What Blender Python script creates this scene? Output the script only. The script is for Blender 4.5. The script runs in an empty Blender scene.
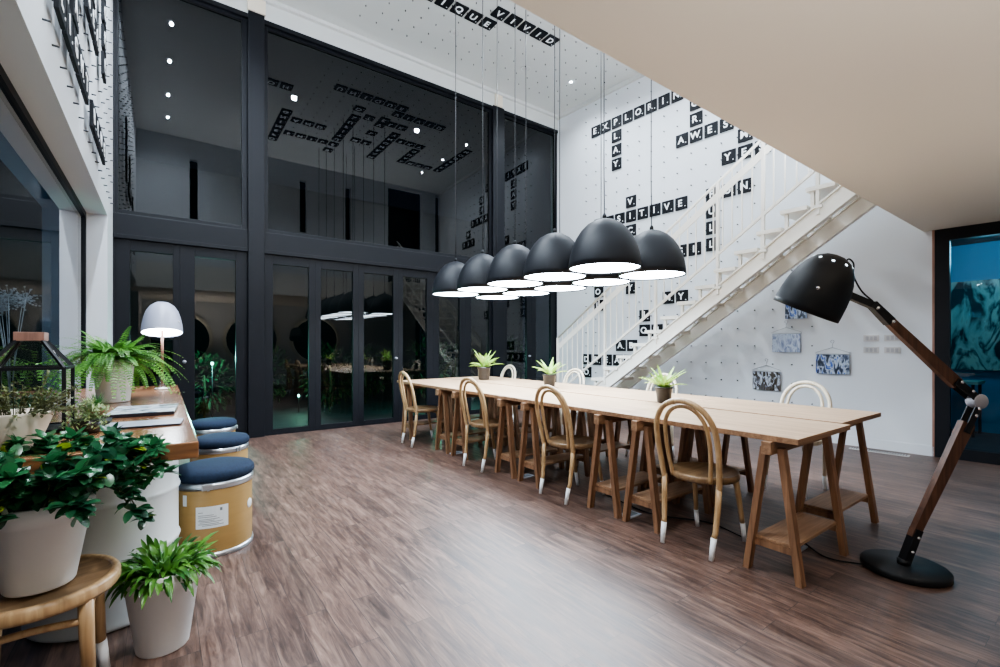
import bpy, bmesh, math, random
from mathutils import Vector, Matrix
random.seed(7)
PI = math.pi
COL = bpy.context.scene.collection

# ------------------------------------------------------------------ materials
def nodes(name):
    m = bpy.data.materials.new(name); m.use_nodes = True
    nt = m.node_tree
    return m, nt, nt.nodes['Principled BSDF']
def L_(nt, a, b): nt.links.new(a, b)
def mat(name, c, rough=.6, metal=0, spec=.5, noise=0, nscale=8, bump=0, stretch=(1, 1, 1), coat=0, trans=0):
    m, nt, p = nodes(name)
    p.inputs['Base Color'].default_value = (*c, 1); p.inputs['Roughness'].default_value = rough
    p.inputs['Metallic'].default_value = metal; p.inputs['Specular IOR Level'].default_value = spec
    p.inputs['Coat Weight'].default_value = coat
    if trans: p.inputs['Subsurface Weight'].default_value = trans
    if noise or bump:
        tc = nt.nodes.new('ShaderNodeTexCoord'); mp = nt.nodes.new('ShaderNodeMapping'); mp.inputs['Scale'].default_value = stretch
        n = nt.nodes.new('ShaderNodeTexNoise'); n.inputs['Scale'].default_value = nscale; n.inputs['Detail'].default_value = 5
        L_(nt, tc.outputs['Object'], mp.inputs['Vector']); L_(nt, mp.outputs['Vector'], n.inputs['Vector'])
        if noise:
            r = nt.nodes.new('ShaderNodeValToRGB')
            r.color_ramp.elements[0].position = .3; r.color_ramp.elements[1].position = .7
            r.color_ramp.elements[0].color = (*[x * (1 - noise) for x in c], 1)
            r.color_ramp.elements[1].color = (*[min(1, x * (1 + noise)) for x in c], 1)
            L_(nt, n.outputs['Fac'], r.inputs['Fac']); L_(nt, r.outputs['Color'], p.inputs['Base Color'])
        if bump:
            b = nt.nodes.new('ShaderNodeBump'); b.inputs['Strength'].default_value = bump; b.inputs['Distance'].default_value = .01
            L_(nt, n.outputs['Fac'], b.inputs['Height']); L_(nt, b.outputs['Normal'], p.inputs['Normal'])
    return m
def wood(name, c1, c2, axis=0, scale=6, rough=.45, coat=0, ring=12):
    m, nt, p = nodes(name)
    tc = nt.nodes.new('ShaderNodeTexCoord'); mp = nt.nodes.new('ShaderNodeMapping')
    s = [ring, ring, ring]; s[axis] = .8
    mp.inputs['Scale'].default_value = s
    n = nt.nodes.new('ShaderNodeTexNoise'); n.inputs['Scale'].default_value = scale; n.inputs['Detail'].default_value = 7; n.inputs['Distortion'].default_value = .6
    r = nt.nodes.new('ShaderNodeValToRGB')
    r.color_ramp.elements[0].position = .32; r.color_ramp.elements[1].position = .68
    r.color_ramp.elements[0].color = (*c1, 1); r.color_ramp.elements[1].color = (*c2, 1)
    b = nt.nodes.new('ShaderNodeBump'); b.inputs['Strength'].default_value = .12; b.inputs['Distance'].default_value = .004
    L_(nt, tc.outputs['Object'], mp.inputs['Vector']); L_(nt, mp.outputs['Vector'], n.inputs['Vector'])
    L_(nt, n.outputs['Fac'], r.inputs['Fac']); L_(nt, r.outputs['Color'], p.inputs['Base Color'])
    L_(nt, n.outputs['Fac'], b.inputs['Height']); L_(nt, b.outputs['Normal'], p.inputs['Normal'])
    p.inputs['Roughness'].default_value = rough; p.inputs['Coat Weight'].default_value = coat; p.inputs['Coat Roughness'].default_value = .2
    return m
def emit(name, c, s):
    m = bpy.data.materials.new(name); m.use_nodes = True; nt = m.node_tree; nt.nodes.clear()
    e = nt.nodes.new('ShaderNodeEmission'); e.inputs[0].default_value = (*c, 1); e.inputs[1].default_value = s
    o = nt.nodes.new('ShaderNodeOutputMaterial'); L_(nt, e.outputs[0], o.inputs[0]); return m
def glassmat(name, tint, f0=.04, rough=0.0, gl=(1, 1, 1)):
    """thin pane: see-through, with a mirror reflection that grows at grazing angles, the same from both sides"""
    m = bpy.data.materials.new(name); m.use_nodes = True; nt = m.node_tree; nt.nodes.clear()
    t = nt.nodes.new('ShaderNodeBsdfTransparent'); t.inputs[0].default_value = (*tint, 1)
    g = nt.nodes.new('ShaderNodeBsdfGlossy'); g.inputs['Roughness'].default_value = rough; g.inputs[0].default_value = (*gl, 1)
    lw = nt.nodes.new('ShaderNodeLayerWeight'); lw.inputs[0].default_value = .5
    pw = nt.nodes.new('ShaderNodeMath'); pw.operation = 'POWER'; pw.inputs[1].default_value = 4.5
    mr = nt.nodes.new('ShaderNodeMapRange'); mr.inputs['To Min'].default_value = f0; mr.inputs['To Max'].default_value = 1
    mx = nt.nodes.new('ShaderNodeMixShader'); o = nt.nodes.new('ShaderNodeOutputMaterial')
    L_(nt, lw.outputs['Facing'], pw.inputs[0]); L_(nt, pw.outputs[0], mr.inputs['Value'])
    L_(nt, mr.outputs[0], mx.inputs[0]); L_(nt, t.outputs[0], mx.inputs[1]); L_(nt, g.outputs[0], mx.inputs[2]); L_(nt, mx.outputs[0], o.inputs[0])
    return m
def floor_mat():
    m, nt, p = nodes('floor_planks')
    tc = nt.nodes.new('ShaderNodeTexCoord')
    mp = nt.nodes.new('ShaderNodeMapping'); mp.inputs['Rotation'].default_value = (0, 0, PI / 2)
    L_(nt, tc.outputs['Object'], mp.inputs['Vector'])
    br = nt.nodes.new('ShaderNodeTexBrick'); br.inputs['Scale'].default_value = 1
    br.inputs['Brick Width'].default_value = .95; br.inputs['Row Height'].default_value = .125
    br.inputs['Mortar Size'].default_value = .0012; br.inputs['Color1'].default_value = (0, 0, 0, 1); br.inputs['Color2'].default_value = (1, 1, 1, 1)
    br.inputs['Mortar'].default_value = (.5, .5, .5, 1); br.offset = .37; br.inputs['Bias'].default_value = 0
    L_(nt, mp.outputs['Vector'], br.inputs['Vector'])
    # grain: shift per plank
    sc = nt.nodes.new('ShaderNodeVectorMath'); sc.operation = 'SCALE'; sc.inputs['Scale'].default_value = 7.3
    L_(nt, br.outputs['Color'], sc.inputs[0])
    ad = nt.nodes.new('ShaderNodeVectorMath'); ad.operation = 'ADD'
    L_(nt, mp.outputs['Vector'], ad.inputs[0]); L_(nt, sc.outputs[0], ad.inputs[1])
    m2 = nt.nodes.new('ShaderNodeMapping'); m2.inputs['Scale'].default_value = (2.2, 20, 1)
    L_(nt, ad.outputs[0], m2.inputs['Vector'])
    n = nt.nodes.new('ShaderNodeTexNoise'); n.inputs['Scale'].default_value = 1.6; n.inputs['Detail'].default_value = 8; n.inputs['Roughness'].default_value = .65; n.inputs['Distortion'].default_value = .8
    L_(nt, m2.outputs['Vector'], n.inputs['Vector'])
    r = nt.nodes.new('ShaderNodeValToRGB'); e = r.color_ramp.elements
    e[0].position = .28; e[0].color = (.025, .014, .011, 1); e[1].position = .75; e[1].color = (.25, .165, .125, 1)
    x = e.new(.42); x.color = (.075, .042, .032, 1); x = e.new(.56); x.color = (.140, .084, .064, 1)
    L_(nt, n.outputs['Fac'], r.inputs['Fac'])
    mx = nt.nodes.new('ShaderNodeMix'); mx.data_type = 'RGBA'; mx.blend_type = 'MULTIPLY'; mx.inputs[0].default_value = 1
    tr = nt.nodes.new('ShaderNodeMapRange'); tr.inputs['To Min'].default_value = .80; tr.inputs['To Max'].default_value = 1.2
    L_(nt, br.outputs['Color'], tr.inputs['Value'])
    L_(nt, r.outputs['Color'], mx.inputs[6]); L_(nt, tr.outputs[0], mx.inputs[7])
    mo = nt.nodes.new('ShaderNodeMix'); mo.data_type = 'RGBA'; mo.inputs[7].default_value = (.035, .025, .022, 1)
    L_(nt, br.outputs['Fac'], mo.inputs[0]); L_(nt, mx.outputs[2], mo.inputs[6])
    L_(nt, mo.outputs[2], p.inputs['Base Color'])
    rr = nt.nodes.new('ShaderNodeMapRange'); rr.inputs['To Min'].default_value = .34; rr.inputs['To Max'].default_value = .52
    L_(nt, n.outputs['Fac'], rr.inputs['Value']); L_(nt, rr.outputs[0], p.inputs['Roughness'])
    p.inputs['Specular IOR Level'].default_value = .75
    b = nt.nodes.new('ShaderNodeBump'); b.inputs['Strength'].default_value = .35; b.inputs['Distance'].default_value = .003
    L_(nt, n.outputs['Fac'], b.inputs['Height']); L_(nt, b.outputs['Normal'], p.inputs['Normal'])
    return m
def photo_mat(name, seed, cols):
    m, nt, p = nodes(name)
    tc = nt.nodes.new('ShaderNodeTexCoord'); mp = nt.nodes.new('ShaderNodeMapping'); mp.inputs['Location'].default_value = (seed, seed * 2, 0); mp.inputs['Scale'].default_value = (1, 1.6, .7)
    n = nt.nodes.new('ShaderNodeTexNoise'); n.inputs['Scale'].default_value = 11; n.inputs['Detail'].default_value = 6; n.inputs['Distortion'].default_value = .6
    n.name = 'blotch'
    r = nt.nodes.new('ShaderNodeValToRGB'); r.color_ramp.interpolation = 'LINEAR'
    L_(nt, tc.outputs['Object'], mp.inputs['Vector']); L_(nt, mp.outputs['Vector'], n.inputs['Vector'])
    e = r.color_ramp.elements
    e[0].color = (*cols[0], 1); e[1].color = (*cols[-1], 1)
    for i, c in enumerate(cols[1:-1]): x = e.new((i + 1) / (len(cols) - 1)); x.color = (*c, 1)
    k = nt.nodes.new('ShaderNodeMapRange'); k.inputs['From Min'].default_value = .38; k.inputs['From Max'].default_value = .62
    L_(nt, n.outputs['Fac'], k.inputs['Value']); L_(nt, k.outputs[0], r.inputs['Fac']); L_(nt, r.outputs['Color'], p.inputs['Base Color']); p.inputs['Roughness'].default_value = .25
    return m
def leafmat(name, dark, light, rough=.35, scale=14, sss=.0):
    m, nt, p = nodes(name)
    tc = nt.nodes.new('ShaderNodeTexCoord')
    n = nt.nodes.new('ShaderNodeTexNoise'); n.inputs['Scale'].default_value = scale
    r = nt.nodes.new('ShaderNodeValToRGB'); r.color_ramp.elements[0].position = .35; r.color_ramp.elements[1].position = .65
    r.color_ramp.elements[0].color = (*dark, 1); r.color_ramp.elements[1].color = (*light, 1)
    L_(nt, tc.outputs['Object'], n.inputs['Vector']); L_(nt, n.outputs['Fac'], r.inputs['Fac']); L_(nt, r.outputs['Color'], p.inputs['Base Color'])
    p.inputs['Roughness'].default_value = rough
    tl = nt.nodes.new('ShaderNodeBsdfTranslucent'); L_(nt, r.outputs['Color'], tl.inputs[0])
    mx = nt.nodes.new('ShaderNodeMixShader'); mx.inputs[0].default_value = .25
    out = [x for x in nt.nodes if x.type == 'OUTPUT_MATERIAL'][0]
    L_(nt, p.outputs[0], mx.inputs[1]); L_(nt, tl.outputs[0], mx.inputs[2]); L_(nt, mx.outputs[0], out.inputs[0])
    return m

M = {}
M['wall'] = mat('white_paint', (.64, .66, .69), .7, bump=.03, nscale=60)
M['ceil'] = mat('ceiling_paint', (.58, .585, .575), .75)
M['soffit'] = mat('beige_paint', (.72, .68, .62), .7)
M['cream'] = mat('cream_paint', (.74, .66, .55), .6)
M['frame'] = mat('dark_metal_frame', (.0045, .0055, .009), .5, spec=.3)
M['trimw'] = mat('reddish_wood_trim', (.30, .16, .12), .5, noise=.2, nscale=10, stretch=(8, 8, .6))
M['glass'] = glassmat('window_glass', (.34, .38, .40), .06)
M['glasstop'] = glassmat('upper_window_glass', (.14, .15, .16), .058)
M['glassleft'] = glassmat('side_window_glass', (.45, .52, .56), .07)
M['glassclear'] = glassmat('clear_glass', (.90, .94, .94), .03)
M['glassdoor'] = glassmat('door_glass', (.80, .9, .95), .03)
M['floor'] = floor_mat()
M['stair'] = mat('white_steel_paint', (.80, .77, .71), .4)
M['tile'] = mat('black_tile', (.006, .007, .010), .6, spec=.25)
M['letter'] = mat('white_letter', (.85, .86, .88), .6)
M['peg'] = mat('dark_peg', (.03, .032, .04), .5)
M['oak'] = wood('light_oak_top', (.42, .27, .16), (.60, .42, .28), 1, 3, .38, .15, 9)
M['oakt'] = wood('trestle_wood', (.17, .085, .045), (.33, .18, .10), 2, 3, .5)
M['oakx'] = wood('trestle_beam_wood', (.22, .12, .065), (.40, .24, .14), 0, 3, .5)
M['bent'] = wood('bentwood', (.38, .23, .11), (.58, .40, .22), 2, 3, .35, .2, 14)
M['bentseat'] = wood('bentwood_seat', (.20, .12, .06), (.34, .22, .12), 0, 3, .4, .2, 10)
M['bentpale'] = wood('pale_bentwood', (.62, .52, .38), (.78, .68, .54), 2, 3, .35, .2, 14)
M['white'] = mat('white_enamel', (.82, .85, .85), .28, coat=.3)
M['sock'] = mat('white_dip', (.82, .84, .86), .4)
M['pot'] = mat('white_plastic_pot', (.82, .82, .81), .45)
M['soil'] = mat('soil', (.03, .02, .015), .95, noise=.4, nscale=60, bump=.5)
M['counter'] = wood('counter_slab', (.17, .065, .028), (.50, .25, .13), 1, 2.2, .22, .7, 5)
M['counter_end'] = wood('counter_end_grain', (.05, .02, .01), (.26, .12, .05), 0, 4, .35, .3, 8)
M['blue'] = mat('navy_fabric', (.004, .016, .042), .85, noise=.25, nscale=90, bump=.1)
M['kraft'] = mat('kraft_fibre', (.38, .235, .085), .5, noise=.06, nscale=5, stretch=(1, 1, 6), coat=.2)
M['steel'] = mat('galvanised_steel', (.62, .66, .70), .3, .9)
M['paper'] = mat('paper_label', (.72, .75, .76), .6)
M['ink'] = mat('grey_ink', (.18, .2, .22), .7)
M['black'] = mat('black_powder_coat', (.007, .008, .010), .5, spec=.35)
M['lampgrey'] = mat('dark_grey_shade', (.014, .016, .021), .5, spec=.35)
M['walnut'] = wood('walnut_arm', (.050, .020, .011), (.13, .058, .032), 2, 3, .6, 0, 14)
M['joint'] = mat('brushed_joint', (.36, .36, .40), .5, .2)
M['chrome'] = mat('chrome', (.8, .8, .82), .2, 1)
M['lav'] = mat('lavender_grey_shade', (.46, .48, .60), .35, coat=.3)
M['brownpole'] = mat('brown_wood_pole', (.22, .10, .07), .5, noise=.2)
M['glow'] = emit('lamp_glow', (.76, .88, 1), 19)
M['glow_table'] = emit('table_lamp_glow', (.85, .93, 1), 16)
M['spotglow'] = emit('downlight_glow', (.80, .90, 1), 60)
M['holeglow'] = emit('vent_hole_glow', (.75, .9, 1), 3)
M['switch'] = mat('switch_grey', (.52, .50, .49), .4)
M['switchkey'] = mat('switch_key_grey', (.38, .37, .38), .4)
M['wire'] = mat('hanger_wire', (.34, .35, .38), .35, .8)
M['leaf_fern'] = leafmat('fern_leaf', (.06, .20, .035), (.20, .46, .08))
M['leaf_ficus'] = leafmat('ficus_leaf', (.014, .070, .036), (.045, .19, .07), .28, 9)
M['leaf_yellow'] = leafmat('yellow_leaf', (.20, .26, .02), (.30, .42, .04), .3)
M['leaf_floor'] = leafmat('strap_leaf', (.04, .15, .035), (.17, .40, .07), .3)
M['leaf_red'] = leafmat('reddish_leaf', (.07, .07, .025), (.14, .17, .05), .5, 10)
M['leaf_var'] = leafmat('variegated_leaf', (.12, .20, .07), (.38, .46, .22), .5, 25)
M['leaf_brom'] = leafmat('bromeliad_leaf', (.22, .42, .06), (.52, .72, .22), .4, 12)
M['leaf_out'] = leafmat('hedge_leaf', (.010, .035, .012), (.03, .09, .03), .6, 3)
M['leaf_pale'] = leafmat('dried_stem', (.10, .14, .17), (.22, .28, .33), .6)
M['stem'] = mat('plant_stem', (.08, .09, .035), .7)
M['redclay'] = mat('red_clay', (.22, .055, .035), .7)
M['jar'] = mat('dark_jar', (.028, .023, .02), .3, noise=.3, nscale=20)
M['outground'] = mat('outside_paving', (.05, .06, .07), .6, noise=.3, nscale=4)
M['outwall'] = mat('outside_wall', (.03, .035, .045), .8)
M['tealwall'] = mat('blue_wall', (.05, .30, .48), .7)
M['mural'] = mat('pale_green_board', (.42, .52, .44), .7)
M['mural2'] = photo_mat('board_pattern', 3.3, [(.02, .04, .05), (.30, .40, .36), (.42, .52, .45), (.03, .06, .08), (.45, .55, .46)])
M['mural2'].node_tree.nodes['blotch'].inputs['Scale'].default_value = 2.6
M['darkshape'] = mat('dark_shape', (.012, .02, .028), .6)
M['cover1'] = photo_mat('magazine_cover', 1.3, [(.08, .10, .14), (.35, .42, .50), (.65, .72, .78), (.55, .60, .58)])
M['cover2'] = mat('grey_folder', (.34, .37, .44), .35, noise=.12, nscale=10)
M['pages'] = mat('paper_pages', (.70, .68, .62), .8)
M['spine'] = mat('dark_cover', (.02, .02, .03), .4)
M['ph1'] = photo_mat('photo_print_a', 2.1, [(.14, .17, .28), (.32, .37, .50), (.48, .54, .64), (.22, .25, .36)])
M['ph2'] = photo_mat('photo_print_b', 5.2, [(.02, .03, .05), (.06, .08, .14), (.45, .52, .62), (.05, .12, .42), (.05, .05, .06)])
M['ph3'] = photo_mat('photo_print_c', 8.7, [(.03, .025, .02), (.07, .055, .04), (.10, .10, .12), (.55, .60, .70), (.06, .05, .04)])
M['outled'] = emit('green_cyan_light', (.35, 1, .8), 14)
M['outblue'] = emit('blue_light', (.05, .25, 1), 6)
M['socket'] = mat('grey_floor_socket', (.42, .45, .5), .4)
M['niche'] = mat('black_round_glass', (.006, .008, .010), .15)
M['rim'] = mat('cream_round_frame', (.75, .72, .62), .5)

# ------------------------------------------------------------------ mesh helpers
def bm_new(): return bmesh.new()
def box(bm, c, s, rot=None, bev=0):
    r = bmesh.ops.create_cube(bm, size=1.0)
    vs = r['verts']
    for v in vs: v.co = Vector((v.co.x * s[0], v.co.y * s[1], v.co.z * s[2]))
    if bev:
        es = list({e for v in vs for e in v.link_edges})
        rb = bmesh.ops.bevel(bm, geom=es, offset=bev, segments=2, affect='EDGES', profile=.6)
        vs = list({v for f in rb['faces'] for v in f.verts} | {v for v in vs if v.is_valid})
    if rot is not None:
        for v in vs: v.co = rot @ v.co
    for v in vs: v.co += Vector(c)
    return vs
def box2(bm, a, b, bev=0):
    c = [(a[i] + b[i]) / 2 for i in range(3)]; s = [abs(b[i] - a[i]) for i in range(3)]
    return box(bm, c, s, bev=bev)
def beam(bm, a, b, w, h, up=(0, 0, 1), w2=None, h2=None):
    a = Vector(a); b = Vector(b); d = (b - a).normalized(); u = Vector(up)
    if abs(d.dot(u)) > .98: u = Vector((1, 0, 0))
    s = d.cross(u).normalized(); t = s.cross(d).normalized()
    w2 = w if w2 is None else w2; h2 = h if h2 is None else h2
    V = []
    for p, ww, hh in ((a, w, h), (b, w2, h2)):
        for i, j in ((-1, -1), (1, -1), (1, 1), (-1, 1)):
            V.append(bm.verts.new(p + s * (i * ww / 2) + t * (j * hh / 2)))
    F = [(0, 1, 2, 3), (7, 6, 5, 4), (0, 4, 5, 1), (1, 5, 6, 2), (2, 6, 7, 3), (3, 7, 4, 0)]
    for f in F: bm.faces.new([V[i] for i in f])
def leg_cut(bm, top, foot, w, d, up):
    """bar whose ends are cut level"""
    V = []
    for p in (foot, top):
        for i, j in ((-1, -1), (1, -1), (1, 1), (-1, 1)): V.append(bm.verts.new((p[0] + i * w / 2, p[1] + j * d / 2, p[2])))
    for f in [(3, 2, 1, 0), (4, 5, 6, 7), (0, 1, 5, 4), (1, 2, 6, 5), (2, 3, 7, 6), (3, 0, 4, 7)]: bm.faces.new([V[i] for i in f])
def tube(bm, pts, r, seg=10, rs=None, cap=True):
    pts = [Vector(p) for p in pts]; n = len(pts)
    rings = []; prev = None
    for i, p in enumerate(pts):
        d = (pts[min(i + 1, n - 1)] - pts[max(i - 1, 0)]).normalized()
        if prev is None:
            u = Vector((0, 0, 1)) if abs(d.z) < .9 else Vector((1, 0, 0))
            u = (u - d * u.dot(d)).normalized()
        else:
            u = (prev - d * prev.dot(d)).normalized()
        prev = u; w = d.cross(u)
        rr = rs[i] if rs else r
        rings.append([bm.verts.new(p + u * (rr * math.cos(2 * PI * k / seg)) + w * (rr * math.sin(2 * PI * k / seg))) for k in range(seg)])
    for i in range(n - 1):
        for k in range(seg):
            f = bm.faces.new((rings[i][k], rings[i][(k + 1) % seg], rings[i + 1][(k + 1) % seg], rings[i + 1][k])); f.smooth = True
    if cap:
        bm.faces.new(rings[0][::-1]); bm.faces.new(rings[-1])
def spline(ctrl, n=8):
    """Catmull-Rom through points"""
    c = [Vector(p) for p in ctrl]; c = [c[0] * 2 - c[1]] + c + [c[-1] * 2 - c[-2]]
    out = []
    for i in range(1, len(c) - 2):
        for k in range(n):
            t = k / n; p0, p1, p2, p3 = c[i - 1], c[i], c[i + 1], c[i + 2]
            out.append(.5 * ((2 * p1) + (-p0 + p2) * t + (2 * p0 - 5 * p1 + 4 * p2 - p3) * t * t + (-p0 + 3 * p1 - 3 * p2 + p3) * t ** 3))
    out.append(c[-2]); return out
def lathe(bm, prof, seg=40, c=(0, 0, 0), mtx=None, smooth=True):
    rings = []
    for r, z in prof:
        if r < 1e-5: rings.append([bm.verts.new((0, 0, z))])
        else: rings.append([bm.verts.new((r * math.cos(2 * PI * k / seg), r * math.sin(2 * PI * k / seg), z)) for k in range(seg)])
    for a, b in zip(rings, rings[1:]):
        for k in range(seg):
            k2 = (k + 1) % seg
            vs = []
            if len(a) == 1 and len(b) == 1: continue
            if len(a) == 1: vs = (a[0], b[k2], b[k])
            elif len(b) == 1: vs = (a[k], a[k2], b[0])
            else: vs = (a[k], a[k2], b[k2], b[k])
            f = bm.faces.new(vs); f.smooth = smooth
    for ring in rings:
        for v in ring:
            v.co = (mtx @ v.co if mtx is not None else v.co) + Vector(c)
def disc(bm, c, r, seg=24, z=0, flip=False, mtx=None):
    vs = [bm.verts.new(((mtx @ Vector((r * math.cos(2 * PI * k / seg), r * math.sin(2 * PI * k / seg), 0))) if mtx is not None else Vector((r * math.cos(2 * PI * k / seg), r * math.sin(2 * PI * k / seg), 0))) + Vector(c)) for k in range(seg)]
    bm.faces.new(vs[::-1] if flip else vs)
def leaf(bm, base, d, up, ln, w, droop=.3, shape='oval', n=5, fold=.25):
    base = Vector(base); d = Vector(d).normalized(); up = Vector(up)
    s = d.cross(up)
    if s.length < 1e-3: s = d.cross(Vector((1, 0, .3)))
    s.normalize(); u = s.cross(d).normalized()
    rows = []
    p = base.copy(); cur = d.copy()
    for i in range(n + 1):
        t = i / n
        if shape == 'oval': ww = w * math.sin(PI * min(.985, t * .93 + .055)) ** .65
        elif shape == 'strap': ww = w * (min(1, t * 5 + .35) * (1 - max(0, t - .55) / .46) ** .8 if t < 1 else .03)
        else: ww = w * math.sin(PI * (t * .95 + .03))
        uu = s.cross(cur).normalized()
        rows.append((bm.verts.new(p - s * ww / 2 + uu * ww * fold), bm.verts.new(p), bm.verts.new(p + s * ww / 2 + uu * ww * fold)))
        p = p + cur * (ln / n)
        cur = (cur + Vector((0, 0, -droop / n))).normalized()
    for a, b in zip(rows, rows[1:]):
        for k in (0, 1):
            f = bm.faces.new((a[k], a[k + 1], b[k + 1], b[k])); f.smooth = True
def obj(name, bm, m, parent=None, loc=None, smooth=None, fix=True):
    me = bpy.data.meshes.new(name)
    if fix: bmesh.ops.recalc_face_normals(bm, faces=bm.faces)
    bm.to_mesh(me); bm.free()
    if isinstance(m, (list, tuple)):
        for x in m: me.materials.append(x)
    else: me.materials.append(m)
    o = bpy.data.objects.new(name, me); COL.objects.link(o)
    if parent: o.parent = parent
    if loc: o.location = loc
    return o
def thing(name, label, cat, loc=(0, 0, 0), rz=0, group=None):
    o = bpy.data.objects.new(name, None); COL.objects.link(o); o.location = loc; o.rotation_euler = (0, 0, rz)
    o.empty_display_size = .1
    o['label'] = label; o['category'] = cat
    if group: o['group'] = group
    return o
def tag(o, label, cat, group=None, kind=None):
    o['label'] = label; o['category'] = cat
    if group: o['group'] = group
    if kind: o['kind'] = kind
    return o
def struct(name, bm, m, parent=None, loc=None):
    o = obj(name, bm, m, parent, loc)
    if parent is None: o['kind'] = 'structure'
    return o
def dup(root, loc=None, rz=None, label=None, group=None):
    def cp(o, par):
        c = o.copy(); COL.objects.link(c)
        if par is not None: c.parent = par
        for ch in list(o.children): cp(ch, c)
        return c
    r = cp(root, None)
    if loc is not None: r.location = loc
    if rz is not None: r.rotation_euler = (0, 0, rz)
    if label: r['label'] = label
    if group: r['group'] = group
    return r

# ------------------------------------------------------------------ room constants
YG = 7.09          # glass wall
XL = -.477         # left wall
ZC = 6.04          # ceiling
ZS = 2.56          # underside of the mezzanine
YS = 1.385         # mezzanine edge
WA = Vector((7.045, 1.3, 0)); WB = Vector((6.66, 7.08, 0))   # stair wall line
WD = (WB - WA).normalized(); WN = Vector((-WD.y, WD.x, 0))    # WN points into the room (-x)
if WN.x > 0: WN = -WN
def wpt(y, z, off=0):
    t = (y - WA.y) / WD.y
    p = WA + WD * t + WN * off
    return Vector((p.x, p.y, z))
def wallprism(bm, y0, y1, z0, z1, o0=-.2, o1=0):
    V = [bm.verts.new(wpt(y, z, o)) for y in (y0, y1) for z in (z0, z1) for o in (o0, o1)]
    for f in [(0, 1, 3, 2), (4, 6, 7, 5), (0, 4, 5, 1), (2, 3, 7, 6), (0, 2, 6, 4), (1, 5, 7, 3)]: bm.faces.new([V[i] for i in f])

# floor, ceiling, mezzanine
b = bm_new(); box2(b, (-.9, -2.2, -.1), (7.35, 7.2, 0)); fl = struct('floor', b, M['floor'])
b = bm_new(); box2(b, (-.9, 1.0, ZC), (7.3, 7.3, ZC + .08)); ceiling = struct('ceiling', b, M['ceil'])
b = bm_new(); box2(b, (-.7, -2.2, ZS), (7.4, YS, 3.13)); struct('ceiling_mezzanine', b, M['soffit'])
b = bm_new()   # upper wall above the mezzanine edge with openings cut out of it
def wbox(x0, x1, z0, z1): box2(b, (x0, YS - .15, z0), (x1, YS, z1))
ops = [(.50, .66, 4.1, 5.59), (2.90, 3.07, 4.25, 5.62), (4.09, 4.25, 4.2, 5.68), (5.34, 6.44, 3.13, 5.95)]
x = XL
for x0, x1, z0, z1 in ops:
    wbox(x, x0, 3.13, ZC)
    if z0 > 3.14: wbox(x0, x1, 3.13, z0)
    wbox(x0, x1, z1, ZC); x = x1
wbox(x, 6.9, 3.13, ZC)
struct('wall_mezzanine', b, M['wall'])
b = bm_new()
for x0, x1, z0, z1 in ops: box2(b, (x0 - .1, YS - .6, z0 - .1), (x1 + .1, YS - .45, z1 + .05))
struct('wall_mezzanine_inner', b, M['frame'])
# behind the camera
b = bm_new(); box2(b, (-.9, -2.2, 0), (7.4, -2.0, ZS)); wall_rear = struct('wall_rear', b, M['wall'])
for k, cx in enumerate((.42, 2.25, 4.15)):
    mt = Matrix.Rotation(-PI / 2, 3, 'X')
    b = bm_new(); lathe(b, [(.70, 0), (.80, 0), (.80, .07), (.70, .07), (.70, 0)], 48, (cx, -1.995, 1.45), mt)
    o = struct('window_%d' % (k + 10), b, M['rim'])
    b = bm_new(); disc(b, (cx, -1.96, 1.45), .71, 48, mtx=mt); obj('pane', b, M['niche'], o)
# wall right (stair wall)
b = bm_new(); wallprism(b, 1.3, 7.25, 0, ZC); wallprism(b, -2.2, -.55, 0, ZS + .2); wallprism(b, -.55, 1.3, ZS - .02, ZS + .2)
wall_right = struct('wall_right', b, M['wall'])
b = bm_new(); wallprism(b, 1.3, 7.08, 0, .11, 0, .014); wallprism(b, 1.3, 7.08, .11, .118, 0, .008)
struct('baseboard_right', b, M['wall'])
# cove shading strip along the ceiling
b = bm_new(); wallprism(b, 1.5, 7.08, ZC - .07, ZC, 0, .05); struct('trim_1', b, M['ceil'])
b = bm_new(); box2(b, (XL, YG - .04, 5.74), (6.7, YG + .2, ZC)); struct('wall_back', b, M['ceil'])
b = bm_new(); box2(b, (XL, YG - .10, ZC - .05), (6.7, YG - .04, ZC)); struct('trim_2', b, M['ceil'])
# left wall with its deep window opening
b = bm_new()
box2(b, (XL - .5, -2.2, 2.64), (XL, YG, ZC)); box2(b, (XL - .5, 6.42, 0), (XL, YG, 2.64)); box2(b, (XL - .5, -2.2, 0), (XL, .2, 2.64))
wall_left = struct('wall_left', b, M['wall'])
XG = -.655
b = bm_new()
box2(b, (XG - .05, .2, 2.585), (XG + .01, 6.42, 2.64)); box2(b, (XG - .05, 6.365, 0), (XG + .01, 6.42, 2.585)); box2(b, (XG - .05, .2, 0), (XG + .01, 6.365, .05))
w = struct('window_1', b, M['frame'])
b = bm_new(); b.faces.new([b.verts.new(p) for p in ((XG - .008, .2, .05), (XG - .008, 6.365, .05), (XG - .008, 6.365, 2.585), (XG - .008, .2, 2.585))]); obj('pane', b, M['glassleft'], w)

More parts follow.
